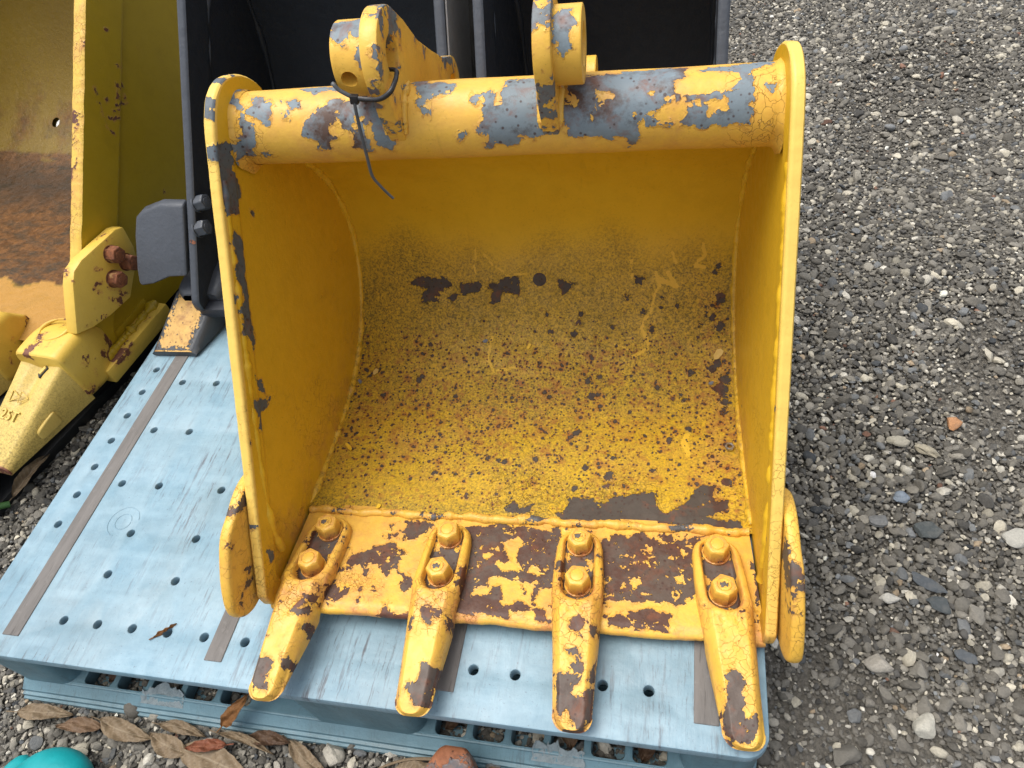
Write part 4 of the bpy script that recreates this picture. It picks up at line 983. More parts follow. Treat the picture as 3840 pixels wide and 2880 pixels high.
def tooth(i, xh, xt, parent):
    N, K = 96, 41
    y_r, y_t = .2475, -.0055
    q = np.linspace(0, 1, N); y = y_r + (y_t - y_r) * q
    y = np.unique(np.r_[y, y_r - .0004, y_r - .0015, y_r - .0035, y_t + .0004, y_t + .0015, y_t + .0035])[::-1]; N = len(y)
    xc = xh + (xt - xh) * (.2247 - y) / .224
    w = np.interp(y, [-.0055, .06, .13, .155, .185, .215, .2475], [.0195, .0235, .0285, .0305, .0300, .0285, .0265])
    rr = .0255
    w = np.where(y > y_r - rr, np.minimum(w, np.sqrt(np.maximum(rr ** 2 - (y - (y_r - rr)) ** 2, 0)) * 1.05 + .0005), w)
    rt = .017
    w = np.where(y < y_t + rt, w * np.sqrt(np.maximum(1 - ((y_t + rt - y) / rt) ** 2, 0)) ** .7 + .0006, w)
    b = np.linspace(-1, 1, K); b = np.sign(b) * np.abs(b) ** .8
    X = xc[:, None] + w[:, None] * b[None]; Y = np.broadcast_to(y[:, None], X.shape)
    lx = X - xc[:, None]
    body = np.interp(y, [-.0055, .01, .05, .11, .138, .160], [-.004, .001, .011, .0240, .0275, .0275])[:, None] * np.ones(X.shape)
    rimh = np.interp(y, [.139, .160, .20, .235, .2475], [.0275, .0215, .0185, .0160, .0110])[:, None] * np.ones(X.shape)
    top = np.where(Y < .139, body, rimh)
    edge = np.clip((np.abs(b)[None] - .66) / .34, 0, 1)
    top = top - (.0085 * edge ** 1.25) * np.clip((.15 - Y) / .01, 0, 1) - .0030 * edge ** 3
    # slot recess around the bolts
    sy = np.clip(Y, .1620, .2230)
    dsl = .0198 - np.hypot(lx, Y - sy)
    rec = 1 / (1 + np.exp(-np.clip(dsl / .0008, -40, 40)))
    top = top * (1 - rec) + .0065 * rec
    # cast dimples at the neck
    for ox in (-.0085, .0085):
        dd = np.hypot(lx - ox, Y - .1265); top -= .0011 * np.exp(-(dd / .0026) ** 2); top += .0007 * np.exp(-((dd - .0042) / .0012) ** 2)
    cr = np.minimum(np.abs(lx - (Y - .1265)), np.abs(lx + (Y - .1265)))
    top += .0009 * np.exp(-(cr / .0010) ** 2) * (np.hypot(lx, Y - .1265) < .0042)
    g = np.random.default_rng(60 + i)
    top += .0004 * np.sin(X * 260 + i) * np.sin(Y * 190 + 2 * i)
    Z = lipz(Y) + top
    T = np.stack([X, Y, Z], -1)
    base = np.interp(y, [-.0055, .02, .07, .10, .118, .2475], [-.0120, -.0150, -.018, -.018, -.002, -.002])
    sk = []
    for t_ in (.25, .6, 1.0):
        for e in (0, K - 1): pass
    def skirt(e, sg):
        rows = []
        for t_, o_ in ((.0, 0), (.12, .0012), (.45, .0022), (1.0, .0016)):
            zz = T[:, e, 2] * (1 - t_) + (lipz(y) + base) * t_
            rows.append(np.stack([T[:, e, 0] + sg * o_, y, np.minimum(zz, T[:, e, 2])], -1))
        return np.stack(rows, 1)
    Lk, Rk = skirt(0, -1), skirt(K - 1, 1)
    P = np.concatenate([Lk[:, ::-1], T[:, 1:-1], Rk], 1)
    d = peel_d('tooth', P[..., 0] * 1000, P[..., 1] * 1000)
    recd = np.zeros(P.shape[:2]); recd[:, 4:4 + K - 2] = rec[:, 1:-1]
    d = np.maximum(d, np.where(recd > .5, 2.2 * np.sin(P[..., 0] * 210 + i) + 3.4 + 1.8 * np.sin(P[..., 1] * 130 + i * 2), -50))
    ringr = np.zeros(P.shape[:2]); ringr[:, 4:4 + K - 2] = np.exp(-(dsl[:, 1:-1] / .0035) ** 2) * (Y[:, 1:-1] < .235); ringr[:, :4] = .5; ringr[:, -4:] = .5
    neck = np.exp(-((P[..., 1] - .13) / .03) ** 2)
    tipc = np.clip(1 - P[..., 1] / .1, 0, 1)
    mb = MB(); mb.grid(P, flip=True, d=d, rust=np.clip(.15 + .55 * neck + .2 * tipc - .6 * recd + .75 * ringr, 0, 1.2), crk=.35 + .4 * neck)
    mb.f.append(tuple(range(P.shape[1]))); mb.f.append(tuple(range((N - 1) * P.shape[1], N * P.shape[1]))[::-1])
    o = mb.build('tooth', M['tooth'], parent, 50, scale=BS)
    tl = math.atan(.081)
    for k, yb in enumerate((.2252, .1675)):
        xb = xh + (xt - xh) * (.2247 - yb) / .224
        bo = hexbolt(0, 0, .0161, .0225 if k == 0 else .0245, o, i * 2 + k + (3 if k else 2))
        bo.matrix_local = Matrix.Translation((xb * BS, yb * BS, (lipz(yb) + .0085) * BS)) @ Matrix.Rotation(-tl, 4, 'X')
    return o

def cutter(sgn, parent):
    pts = catmull([(.262, .125), (.235, .156), (.203, .1665), (.165, .160), (.138, .150), (.112, .122), (.094, .096), (.0825, .070), (.0835, .052), (.093, .038), (.110, .030), (.150, .028)], 6)
    rear = catmull([(.262, .12), (.26, .08), (.25, .05), (.20, .03), (.15, .027)], 6)
    n, m = 110, 22
    L = resample(pts, n); Rr = resample(rear, n)
    t = np.linspace(0, 1, m)
    YZ = L[:, None] * (1 - t)[None, :, None] + Rr[:, None] * t[None, :, None]
    xo = xout(YZ[..., 0], YZ[..., 1])
    dist = np.linalg.norm(YZ - L[:, None], axis=2)
    a = np.stack([sgn * (xo + .0012), YZ[..., 0], YZ[..., 1]], -1)
    flare = .005 * np.clip((.16 - YZ[..., 0]) / .08, 0, 1)
    a[..., 0] += sgn * flare
    b = a.copy(); b[..., 0] += sgn * .0140
    Tn = np.gradient(L, axis=0); Tn /= np.linalg.norm(Tn, axis=1)[:, None]; On = np.stack([Tn[:, 1], -Tn[:, 0]], 1)
    c0 = L.mean(0); 
    if ((L - c0) * On).sum() < 0: On = -On
    rim = []
    for k in range(1, 8):
        q = k / 8; yz = YZ[:, 0] + On * .0026 * math.sin(math.pi * q) ** .45
        rim.append(np.stack([a[:, 0, 0] * (1 - q) + b[:, 0, 0] * q, yz[:, 0], yz[:, 1]], -1))
    P = np.concatenate([a[:, ::-1], np.stack(rim, 1), b], 1)
    d = peel_d('cutL' if sgn < 0 else 'cutR', P[..., 1] * 1000, P[..., 2] * 1000)
    mb = MB(); mb.grid(P, flip=(sgn < 0), d=d, rust=np.full(d.shape, .25), crk=np.full(d.shape, .45))
    return mb.build('side_cutter', M['tooth'], parent, 50, scale=BS)

shell(bucket)
side_plate(-1, bucket); side_plate(1, bucket)
lip(bucket)
torque_tube(bucket)
ear(-.1125, -.0935, -.112, -.1475, -.1125, -.130, bucket, 1)
ear(.0565, .0745, .0735, .1020, .0745, .100, bucket, 2)
for i, (xh, xt) in enumerate(((-.2635, -.2825), (-.0890, -.0940), (.0890, .0940), (.2635, .2825))): tooth(i, xh, xt, bucket)
cutter(-1, bucket); cutter(1, bucket)
# weld run between floor and cutting edge
xw = np.linspace(-.3085, .3085, 240)
mb = MB(); tube_mb(mb, np.stack([xw, .2635 + .0012 * np.sin(xw * 60) + .0008 * np.sin(xw * 170), np.full(240, .0118)], 1), .0058, 9, wob=.2, seed=4)
V = mb.v[0]; mb.a['rust'] = [np.full(len(V), .3)]; mb.a['d'] = [np.maximum(-50, 1.6 * np.sin(V[:, 0] * 37) + 2 * np.sin(V[:, 0] * 91) - 3.0)]
mb.build('weld_bead', M['bead'], bucket, 60, scale=BS)

# things lying in or hanging on the bucket ----------------------------------
BM = Matrix.LocRotScale(Vector(BT), B_ROT, None)
def bpt(x, y, z): return BM @ Vector((x * BS, y * BS, z * BS))
def floor_pt(x, s, lift=.001):
    y = float(np.interp(s, S_IN, PR_IN[:, 0])); z = float(np.interp(s, S_IN, PR_IN[:, 1]))
    e = .004
    t = np.array([np.interp(s + e, S_IN, PR_IN[:, 0]) - np.interp(s - e, S_IN, PR_IN[:, 0]), np.interp(s + e, S_IN, PR_IN[:, 1]) - np.interp(s - e, S_IN, PR_IN[:, 1])]); t /= np.linalg.norm(t)
    nrm = np.array([-t[1], t[0]])
    ang = math.atan2(t[1], t[0])
    return bpt(x, y + nrm[0] * lift, z + nrm[1] * lift), (BM.to_3x3() @ Matrix.Rotation(ang, 3, 'X')).to_euler()

def zip_tie():
    root = empty('cable_tie', bpt(-.1295, .437, .545), 'black plastic cable tie looped through the left ear hole with a long loose tail', 'cable tie')
    inv = Matrix.Translation(-Vector(root.location))
    def strap(name, pts, w, t, mat):
        P = resample(catmull(pts, 10), 80); Q = np.array([bpt(*p)[:] for p in P]); Q = Q - np.array(root.location)
        mb = MB(); tube_mb(mb, Q, w, 8, ry=t); return mb.build(name, mat, root, 50)
    strap('strap', [(-.1296, .4375, .5455), (-.112, .4335, .5450), (-.0985, .4300, .5475), (-.088, .4320, .5530), (-.0850, .4420, .5570), (-.0855, .4530, .5580), (-.0875, .4620, .5600), (-.096, .4640, .5605), (-.115, .4650, .5600), (-.14, .466, .561)], .0026, .0022, M['tie'])
    strap('strap', [(-.1400, .475, .527), (-.1500, .468, .540), (-.1505, .452, .553), (-.1500, .4420, .5600), (-.1475, .4390, .5600), (-.1430, .4375, .5550), (-.1370, .4370, .5510), (-.1296, .4370, .5460)], .0021, .0011, M['tie_grey'])
    strap('tail', [(-.1290, .4360, .5465), (-.1302, .4340, .535), (-.1320, .4330, .505), (-.1330, .4325, .478), (-.1333, .4320, .458), (-.1270, .4320, .4440), (-.1195, .4320, .4320), (-.1165, .4320, .4280)], .0019, .0010, M['tie_grey'])
    bm = bevel_box(-.0042, .0042, -.003, .003, -.0048, .0042, .001, 2); bm.transform(Matrix.Rotation(.15, 4, 'Y'))
    from_bm('head', bm, M['tie'], root, 30)
zip_tie()

def loose_nut():
    p, r = floor_pt(.2935, .140, .0012)
    root = empty('nut', p, 'small bare steel nut lying on the bucket floor by the right wall', 'nut', rot=r)
    bm = prism_bm(circle(0, 0, .0068, 6), 0, .0052, 'z', [circle(0, 0, .0035, 16)], .0006, 1)
    from_bm('nut_body', bm, M['zinc'], root, 30)
    return root
loose_nut()
def flake(x, s, size, lab, mat, seed, asp=.7):
    g = np.random.default_rng(seed); p, r = floor_pt(x, s, .0012)
    k = 9; a = np.linspace(0, 2 * np.pi, k, endpoint=False) + g.uniform(-.2, .2, k)
    rr = size * g.uniform(.65, 1.1, k); out = [(c_ * math.cos(t), c_ * math.sin(t) * asp) for c_, t in zip(rr, a)]
    bm = prism_bm(out, 0, .0009, 'z')
    for v in bm.verts: v.co.z += 8 * (v.co.x ** 2)
    o = from_bm('paint_flake', bm, mat, None, 20); o.location = p
    o.rotation_euler = (r.to_matrix() @ Matrix.Rotation(g.uniform(0, 6), 3, 'Z')).to_euler()
    return tag(o, lab, 'paint flake', 'loose paint flakes lying on the bucket floor')
flake(-.207, .0125, .0052, 'bright yellow round paint flake beside the leftmost tooth bolts on the bucket floor', M['flake'], 1)
flake(-.284, .117, .0105, 'long thin yellow paint flake on the floor near the left wall', M['flake'], 2, .3)
flake(-.0156, .3095, .0062, 'small yellow leaf shaped paint flake at the middle of the back', M['flake'], 3, .5)
flake(-.272, .262, .0060, 'pale yellow squarish paint flake in the left floor corner', M['flake_pale'], 4)
flake(.283, .300, .0095, 'pale curled paint flake among rust pits at the right corner', M['flake_pale'], 5)
flake(-.296, .243, .0050, 'grey paint flake in the left floor corner', M['flake_grey'], 6)
flake(-.088, .318, .0048, 'grey paint flake on the pitted back left of the middle', M['flake_grey'], 7)
flake(.272, .252, .0048, 'grey paint flake among rust pits by the right wall', M['flake_grey'], 8)

# ------------------------------------------------------------------ neighbouring buckets
def ruled_side(name, L, Rr, xf, sgn, th, mat, parent, n=140, m=40, bar=None, rimmat=None, bulge=.003, wob=.0, seed=0, T=None, marks=None):
    """side plate between leading outline L and rear outline Rr; xf(y,z) gives its outer x; sgn tells which way is outward"""
    L = resample(L, n); Rr = resample(Rr, n); g = np.random.default_rng(seed)
    t = np.linspace(0, 1, m) ** 1.2
    YZ = L[:, None] * (1 - t)[None, :, None] + Rr[:, None] * t[None, :, None]
    Tn = np.gradient(L, axis=0); Tn /= np.linalg.norm(Tn, axis=1)[:, None]; On = np.stack([-Tn[:, 1], Tn[:, 0]], 1)
    w = np.convolve(g.normal(0, 1, n + 8), np.ones(9) / 9, 'valid') * wob
    YZ[:, 0] += On * w[:, None]
    dist = np.linalg.norm(YZ - L[:, None], axis=2)
    xo = xf(YZ[..., 0], YZ[..., 1]); step = np.zeros(dist.shape); thick = np.full(dist.shape, th)
    if bar:
        k = 1 / (1 + np.exp((dist - bar[0]) / .0008)); step = -(1 - k) * bar[1]; thick = th - (1 - k) * (bar[1] + bar[2])
    xo = xo + sgn * step
    a = np.stack([xo - sgn * thick, YZ[..., 0], YZ[..., 1]], -1); b = np.stack([xo, YZ[..., 0], YZ[..., 1]], -1)
    rim = []
    for k in range(9):
        q = k / 8; yz = YZ[:, 0] + On * bulge * (1 - abs(2 * q - 1) ** 4)
        rim.append(np.stack([a[:, 0, 0] * (1 - q) + b[:, 0, 0] * q, yz[:, 0], yz[:, 1]], -1))
    rim = np.stack(rim, 1)
    P = np.concatenate([a[:, ::-1], rim[:, 1:-1], b], 1)
    at = dict(d=sdf(P[..., 1] * 1000, P[..., 2] * 1000, marks)) if marks else {}
    if T is not None: P = T(P)
    mb = MB(); mb.grid(P, flip=(sgn > 0), **at)
    o = mb.build(name, mat, parent, 35)
    if rimmat:
        R2 = rim.copy(); R2[..., 1:] += On[:, None] * .0006
        if T is not None: R2 = T(R2)
        mb = MB(); mb.grid(R2, flip=(sgn > 0), crk=np.full(R2.shape[:2], .4), rust=np.full(R2.shape[:2], .5))
        mb.build('leading_edge', rimmat, o, 50)
    return o
def shell_sheet(name, prof, xl, xr, mat, parent, th=.012, nx=60, attrs=None, hole=None, T=None, ns=90):
    q = resample(catmull(prof, 12), ns); tn = np.gradient(q, axis=0); tn /= np.linalg.norm(tn, axis=1)[:, None]; nin = np.stack([-tn[:, 1], tn[:, 0]], 1)
    s = np.r_[0, np.cumsum(np.linalg.norm(np.diff(q, axis=0), axis=1))]
    u = np.linspace(0, 1, nx); L = xl(q[:, 0], q[:, 1]); R = xr(q[:, 0], q[:, 1])
    X = L[:, None] * (1 - u)[None] + R[:, None] * u[None]
    IN = np.stack([X, np.broadcast_to(q[:, None, 0], X.shape), np.broadcast_to(q[:, None, 1], X.shape)], -1)
    qo = q - nin * th
    OUT = np.stack([X, np.broadcast_to(qo[:, None, 0], X.shape), np.broadcast_to(qo[:, None, 1], X.shape)], -1)
    mb = MB(); at = attrs(X, np.broadcast_to(s[:, None], X.shape)) if attrs else {}
    Sg = np.broadcast_to(s[:, None], X.shape)
    if hole is not None:
        hx, hs, hr = hole
        dx, ds = X - hx, Sg - hs; rr = np.hypot(dx, ds)
        near = (rr < hr * 1.45) & (rr > hr * .55)
        f = np.where(near, hr / np.maximum(rr, 1e-6), 1.0)
        X2 = hx + dx * f; S2 = hs + ds * f
        for G, qq in ((IN, q), (OUT, qo)):
            G[..., 0] = np.where(near, X2, G[..., 0]); G[..., 1] = np.where(near, np.interp(S2, s, qq[:, 0]), G[..., 1]); G[..., 2] = np.where(near, np.interp(S2, s, qq[:, 1]), G[..., 2])
        inside = rr <= hr * .56
    if T is not None: IN, OUT = T(IN), T(OUT)
    mb.grid(IN, flip=True, **at); n0 = len(mb.f); mb.grid(OUT)
    if hole is not None:
        ins = set(np.flatnonzero(inside.ravel()).tolist()); off = X.size
        keep = []
        for f in mb.f:
            k = [i % off for i in f]
            if not any(i in ins for i in k): keep.append(f)
        # wall of the hole
        mb.f = keep
    return mb.build(name, mat, parent, 50)

# --- the big faded yellow bucket at the left, standing on the black pallet
YA = math.radians(8)
YO = CAM + 1.03 * (np.array([-1.175, .50, 0.0]) - CAM)
yb = empty('excavator_bucket', YO, 'large faded yellow bucket with rusty inside and three rusted side bolts, at the left', 'digger bucket', rz=-YA)
ys = 1.03
YT = lambda P: P * ys
YL = np.concatenate([catmull([(.05, -.006), (.03, -.002), (.018, .012), (.016, .045), (.028, .078), (.052, .104)], 8)[:-1], np.linspace((.052, .104), (.60, .675), 60)[:-1], catmull([(.60, .675), (.66, .73), (.74, .76), (.82, .75)], 8)])
YR = catmull([(.07, -.01), (.30, -.012), (.55, -.002), (.74, .06), (.88, .2), (.96, .42), (.94, .62), (.85, .75)], 12)
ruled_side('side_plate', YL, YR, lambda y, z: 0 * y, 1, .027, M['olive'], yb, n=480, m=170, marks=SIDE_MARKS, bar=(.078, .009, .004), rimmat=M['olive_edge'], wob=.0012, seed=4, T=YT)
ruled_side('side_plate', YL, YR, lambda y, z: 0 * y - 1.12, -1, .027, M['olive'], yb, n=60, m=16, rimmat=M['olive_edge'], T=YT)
def yat(X, s):
    ed = .012 * np.sin(X * 23) + .008 * np.sin(X * 61)
    fl = 1 / (1 + np.exp(-(s - .165 - ed) / .006)) * 1 / (1 + np.exp((s - .585 - ed * .5) / .005))
    up = .46 * np.exp(-((s - .70) / .12) ** 2)
    line = .45 * np.exp(-((s - .60) / .012) ** 2)
    dk = .85 * np.exp(-((s - .50 - ed) / .085) ** 2)
    return dict(spot=dk, rust=np.clip(fl + up + line - .15 * (s < .16), 0, 1.2), dirt=(s < .165 + ed).astype(float) * .85)
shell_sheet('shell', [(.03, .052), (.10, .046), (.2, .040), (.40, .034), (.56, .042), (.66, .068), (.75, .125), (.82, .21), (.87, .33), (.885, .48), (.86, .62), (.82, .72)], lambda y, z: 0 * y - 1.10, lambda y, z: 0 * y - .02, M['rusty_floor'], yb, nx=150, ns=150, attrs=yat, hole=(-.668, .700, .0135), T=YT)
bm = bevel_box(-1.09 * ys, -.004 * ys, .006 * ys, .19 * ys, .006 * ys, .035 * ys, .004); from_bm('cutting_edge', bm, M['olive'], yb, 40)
# side cutter with three rusted bolts
bm = prism_bm([(y * ys, z * ys) for y, z in [(.0165, .112), (.050, .098), (.092, .088), (.146, .083), (.206, .128), (.216, .150), (.221, .192), (.205, .199), (.112, .203), (.088, .198), (.070, .182)]], .003 * ys, .029 * ys, 'x', (), .004, 2)
yc = from_bm('side_cutter', bm, M['olive_edge'], yb, 40)
for k, (y, z) in enumerate(((.166, .172), (.182, .140), (.140, .135))):
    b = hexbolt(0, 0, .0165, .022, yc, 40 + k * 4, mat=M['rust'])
    b.matrix_local = Matrix.Translation((.029 * ys, y * ys, z * ys)) @ Matrix.Rotation(math.pi / 2, 4, 'Y') @ Matrix.Rotation(k, 4, 'Z')
# wear bar along the lower side
bm = bevel_box(-.012 * ys, .034 * ys, .012 * ys, .198 * ys, -.012 * ys, .020 * ys, .0035)
wb = from_bm('wear_bar', bm, M['olive_edge'], yb, 40)
mb = MB(); yy = np.linspace(.02, .195, 60) * ys
tube_mb(mb, np.stack([np.full(60, .010 * ys), yy, np.full(60, .0215 * ys)], 1), .0085, 9, wob=.3, seed=8); mb.build('weld_bead', M['olive'], wb, 60)
bm = bevel_box(-.052 * ys, .0035 * ys, .0 * ys, .05 * ys, -.012 * ys, .075 * ys, .006); from_bm('corner_block', bm, M['olive_edge'], yb, 40)

def loft(secs, K=6, n_round=5, r=.25):
    """secs: list of (y, x0, x1, z0, z1): rounded rectangles lofted along y"""
    rows = []
    for y, x0, x1, z0, z1 in secs:
        rr = min(x1 - x0, z1 - z0) * r
        rows.append([(x, y, z) for x, z in rrect(x0, x1, z0, z1, rr, n_round)])
    return np.array(rows)
def smooth_secs(secs, n):
    a = np.array(secs, float); c = catmull(a, n); return c
def loft_obj(name, secs, mat, parent, n=8, r=.25, T=None, attr=None, sm=45):
    P = loft([tuple(q) for q in smooth_secs(secs, n)], r=r)
    mb = MB(); k = P.shape[1]
    PP = T(P) if T is not None else P
    mb.grid(PP, close_v=True, flip=False, **(attr(P) if attr else {}))
    mb.f.append(tuple(range(k))); mb.f.append(tuple(range((len(P) - 1) * k, len(P) * k))[::-1])
    return mb.build(name, mat, parent, sm, doubles=1e-5 if not attr else 0)

def tooth_set(dx, marks, parent):
    ad = loft_obj('tooth_adapter', [(-.040, dx - .076, dx + .026, .004, .108), (-.030, dx - .080, dx + .030, .000, .112), (.02, dx - .080, dx + .027, -.004, .112), (.055, dx - .074, dx + .012, .0, .098), (.075, dx - .066, dx - .0, .02, .072), (.09, dx - .06, dx - .01, .03, .056)], M['olive_edge'], parent, 6, .16, YT)
    mb = MB(); a = np.linspace(0, 2 * np.pi, 40)
    tube_mb(mb, np.stack([(dx - .028 + .030 * np.cos(a)) * ys, (.022 + .026 * np.sin(a)) * ys, np.full(40, .1125 * ys)], 1), .003, 7, wob=.3); mb.build('weld_bead', M['olive_edge'], ad, 60)
    # the tooth cap itself: wedge with a shallow channel on its top face
    ny, nx = 70, 40
    y = np.linspace(-.034, -.213, ny); q = (y + .034) / (-.179)
    xa = dx - .078 + q * -.016; xb = dx + .020 + q * -.040
    zt = .092 - .080 * q ** .92; zb = -.004 - .004 * q
    u = np.linspace(0, 1, nx); X = xa[:, None] * (1 - u) + xb[:, None] * u
    Y = np.broadcast_to(y[:, None], X.shape).copy(); 
    chan = np.clip(1 - np.abs(u - .47) / .26, 0, 1); chan = chan * chan * (3 - 2 * chan)
    Z = zt[:, None] - .0105 * chan[None] * np.exp(-((q[:, None] - .22) / .20) ** 2) + .0
    Z -= .004 * np.clip((np.abs(u - .5) - .42) / .08, 0, 1)[None] ** 2
    Y = Y + .016 * (1 - (2 * u[None] - .95) ** 2).clip(0) * (1 - q[:, None]).clip(0) ** 4    # arched rear edge
    Tp = np.stack([X, Y, Z], -1)
    def side(e, sg):
        return np.stack([np.stack([Tp[:, e, 0] + sg * o_, Tp[:, e, 1], Tp[:, e, 2] * (1 - t) + zb * t], -1) for t, o_ in ((0, 0), (.05, .0022), (.5, .006), (1, .004))], 1)
    P = np.concatenate([side(0, -1)[:, ::-1], Tp[:, 1:-1], side(nx - 1, 1)], 1)
    mb = MB(); k = P.shape[1]
    mb.grid(P * ys, flip=True, dirt=np.clip(.2 + .5 * q, 0, 1)[:, None] * np.ones((ny, k)), rust=np.clip((q - .9) * 6, 0, .6)[:, None] * np.ones((ny, k)), d=np.where(q > .975, 2.0, -50.0)[:, None] * np.ones((ny, k)))
    mb.f.append(tuple(range(k))); mb.f.append(tuple(range((ny - 1) * k, ny * k))[::-1])
    to = mb.build('tooth', M['olive_tooth'], parent, 50)
    # side lug
    loft_obj('lug', [(-.098, dx + .006, dx + .0105, .014, .030), (-.103, dx + .004, dx + .0125, .006, .034), (-.135, dx - .004, dx + .0065, .004, .026), (-.142, dx - .004, dx + .002, .008, .018)], M['olive_tooth'], to, 5, .3, YT)
    # pin slot with its pin
    bm = bevel_box(-.006, .006, -.0125, .0125, -.012, -.0005, .001); bm.transform(Matrix.Translation(((dx - .020) * ys, -.050 * ys, .0805 * ys)) @ Matrix.Rotation(-.7, 4, 'Z') @ Matrix.Rotation(.42, 4, 'X'))
    from_bm('pin_slot', bm, M['black'], to, 30)
    bm = bevel_box(-.0042, .0042, -.008, .009, -.012, .0022, .0016); bm.transform(Matrix.Translation(((dx - .0195) * ys, -.0485 * ys, .0805 * ys)) @ Matrix.Rotation(-.7, 4, 'Z') @ Matrix.Rotation(.42, 4, 'X'))
    from_bm('pin', bm, M['olive_tooth'], to, 30)
    if marks:
        sl = math.atan2(.080 * .94, .179)
        def on_top(yl): 
            qq = (yl + .034) / (-.179); return .092 - .080 * qq ** .92
        cu = bpy.data.curves.new('cast_number', 'FONT'); cu.body = '25T'; cu.size = .0265; cu.extrude = .0012; cu.bevel_depth = .0004; cu.align_x = 'CENTER'; cu.align_y = 'CENTER'; cu.space_character = 1.05
        t_ = bpy.data.objects.new('tmp', cu); COL.objects.link(t_)
        bpy.context.view_layer.update()
        me = bpy.data.meshes.new_from_object(t_.evaluated_get(bpy.context.evaluated_depsgraph_get()))
        bpy.data.objects.remove(t_)
        me.attributes.new('d', 'FLOAT', 'POINT').data.foreach_set('value', np.full(len(me.vertices), -50.0, np.float32))
        me.transform(Matrix.Translation(((dx - .051) * ys, -.131 * ys, (on_top(-.131) + .0010) * ys)) @ Matrix.Rotation(math.radians(-4), 4, 'Z') @ Matrix.Rotation(sl, 4, 'X'))
        me.materials.append(M['olive_tooth']); o = bpy.data.objects.new('cast_number', me); COL.objects.link(o); o.parent = to
        mb = MB()
        for k_ in (0, 1):
            x0 = dx - .066 + .020 * k_
            tri = [(x0, -.108), (x0 + .021, -.099), (x0 + .001, -.089), (x0, -.108)]
            path = resample(np.array([(a, b, on_top(b) + .0004) for a, b in tri]), 30) * ys
            tube_mb(mb, path, .0011, 6)
        mb.build('cast_arrows', M['olive_tooth'], to, 60)
tooth_set(0.0, True, yb)
tooth_set(-.205, False, yb)
tooth_set(-.41, False, yb)

# --- dark slate buckets behind
DS = .971
def DT(P): return CAM + DS * (np.asarray(P, float) - CAM)
DLEAD = np.concatenate([catmull([(.72, .018), (.68, .022), (.656, .038), (.652, .06)], 6)[:-1], np.linspace((.652, .06), (.94, .51), 40)[:-1], catmull([(.94, .51), (.985, .575), (1.05, .61), (1.12, .60)], 6)])
DREAR = catmull([(.74, .016), (.95, .014), (1.09, .055), (1.17, .17), (1.18, .34), (1.15, .5), (1.13, .59)], 10)
DPROF = [(.68, .04), (.80, .032), (.95, .030), (1.05, .055), (1.12, .12), (1.15, .20), (1.155, .33), (1.13, .46), (1.11, .585)]
def dark_bucket(xl, xr, label, base, bolts=False, barw=.075):
    r = empty('excavator_bucket', DT(base), label, 'digger bucket', 'dark slate buckets behind the yellow bucket')
    off = np.array(r.location)
    T = lambda P: DT(P) - off
    ruled_side('side_plate', DLEAD, DREAR, xl, -1, .0165, M['dark'], r, bar=(barw, .0, .006), rimmat=M['dark_edge'], wob=.0005, seed=3, T=T)
    ruled_side('side_plate', DLEAD, DREAR, xr, 1, .0165, M['dark'], r, bar=(barw, .0, .006), rimmat=M['dark_edge'], wob=.0005, seed=5, T=T)
    shell_sheet('shell', DPROF, lambda y, z: xl(y, z) + .006, lambda y, z: xr(y, z) - .006, M['dark'], r, T=T, nx=40)
    # torque tube along the top rear, weld seams, lip plate
    for sgn, xf in ((-1, xl), (1, xr)):
        p = resample(np.array([(.745, .075), (1.02, .50)]), 60)
        xx = xf(p[:, 0], p[:, 1]) - sgn * .0118
        mb = MB(); tube_mb(mb, T(np.stack([xx, p[:, 0], p[:, 1]], 1)), .005, 8, wob=.25, seed=int(9 + sgn)); mb.build('weld_bead', M['dark_edge'], r, 60)
        q = resample(catmull(DPROF, 8), 90)[12:-4]
        mb = MB(); tube_mb(mb, T(np.stack([xf(q[:, 0], q[:, 1]) - sgn * .012, q[:, 0] - .003, q[:, 1] + .003], 1)), .006, 8, wob=.25, seed=int(19 + sgn)); mb.build('corner_weld', M['dark'], r, 60)
    mb = MB(); zz = np.array([1.12, .60]); xs_ = np.linspace(float(xl(1.12, .60)), float(xr(1.12, .60)), 20)
    tube_mb(mb, T(np.stack([xs_, np.full(20, 1.10), np.full(20, .58)], 1)), .05, 24); mb.build('torque_tube', M['dark'], r, 50)
    a = T(np.array([[float(xl(.66, .03)), .655, .018], [float(xr(.66, .03)), .80, .040]]))
    from_bm('cutting_edge', bevel_box(a[0, 0] + .004, a[1, 0] - .004, a[0, 1], a[1, 1], a[0, 2] - .002, a[1, 2] - .002, .004), M['dark'], r, 40)
    return r, T
dxl = lambda y, z: -.985 + (z - .224) * .165
dxr = lambda y, z: 0 * z - .4755
d1, T1 = dark_bucket(dxl, dxr, 'dark slate grey bucket with bolted side cutter, left of the front yellow bucket', (-.73, .85, .012))
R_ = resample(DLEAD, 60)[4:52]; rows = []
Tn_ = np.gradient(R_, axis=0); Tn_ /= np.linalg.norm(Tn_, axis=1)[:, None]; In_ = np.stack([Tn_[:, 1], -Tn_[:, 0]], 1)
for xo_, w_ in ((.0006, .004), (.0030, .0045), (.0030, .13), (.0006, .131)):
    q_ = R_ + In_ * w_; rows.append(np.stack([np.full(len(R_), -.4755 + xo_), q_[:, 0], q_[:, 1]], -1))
mb = MB(); mb.grid(T1(np.stack(rows, 1)), flip=True); mb.build('lit_side_strip', M['grey'], d1, 30)  # added strip: its pale grey paints light on the bucket's outer face
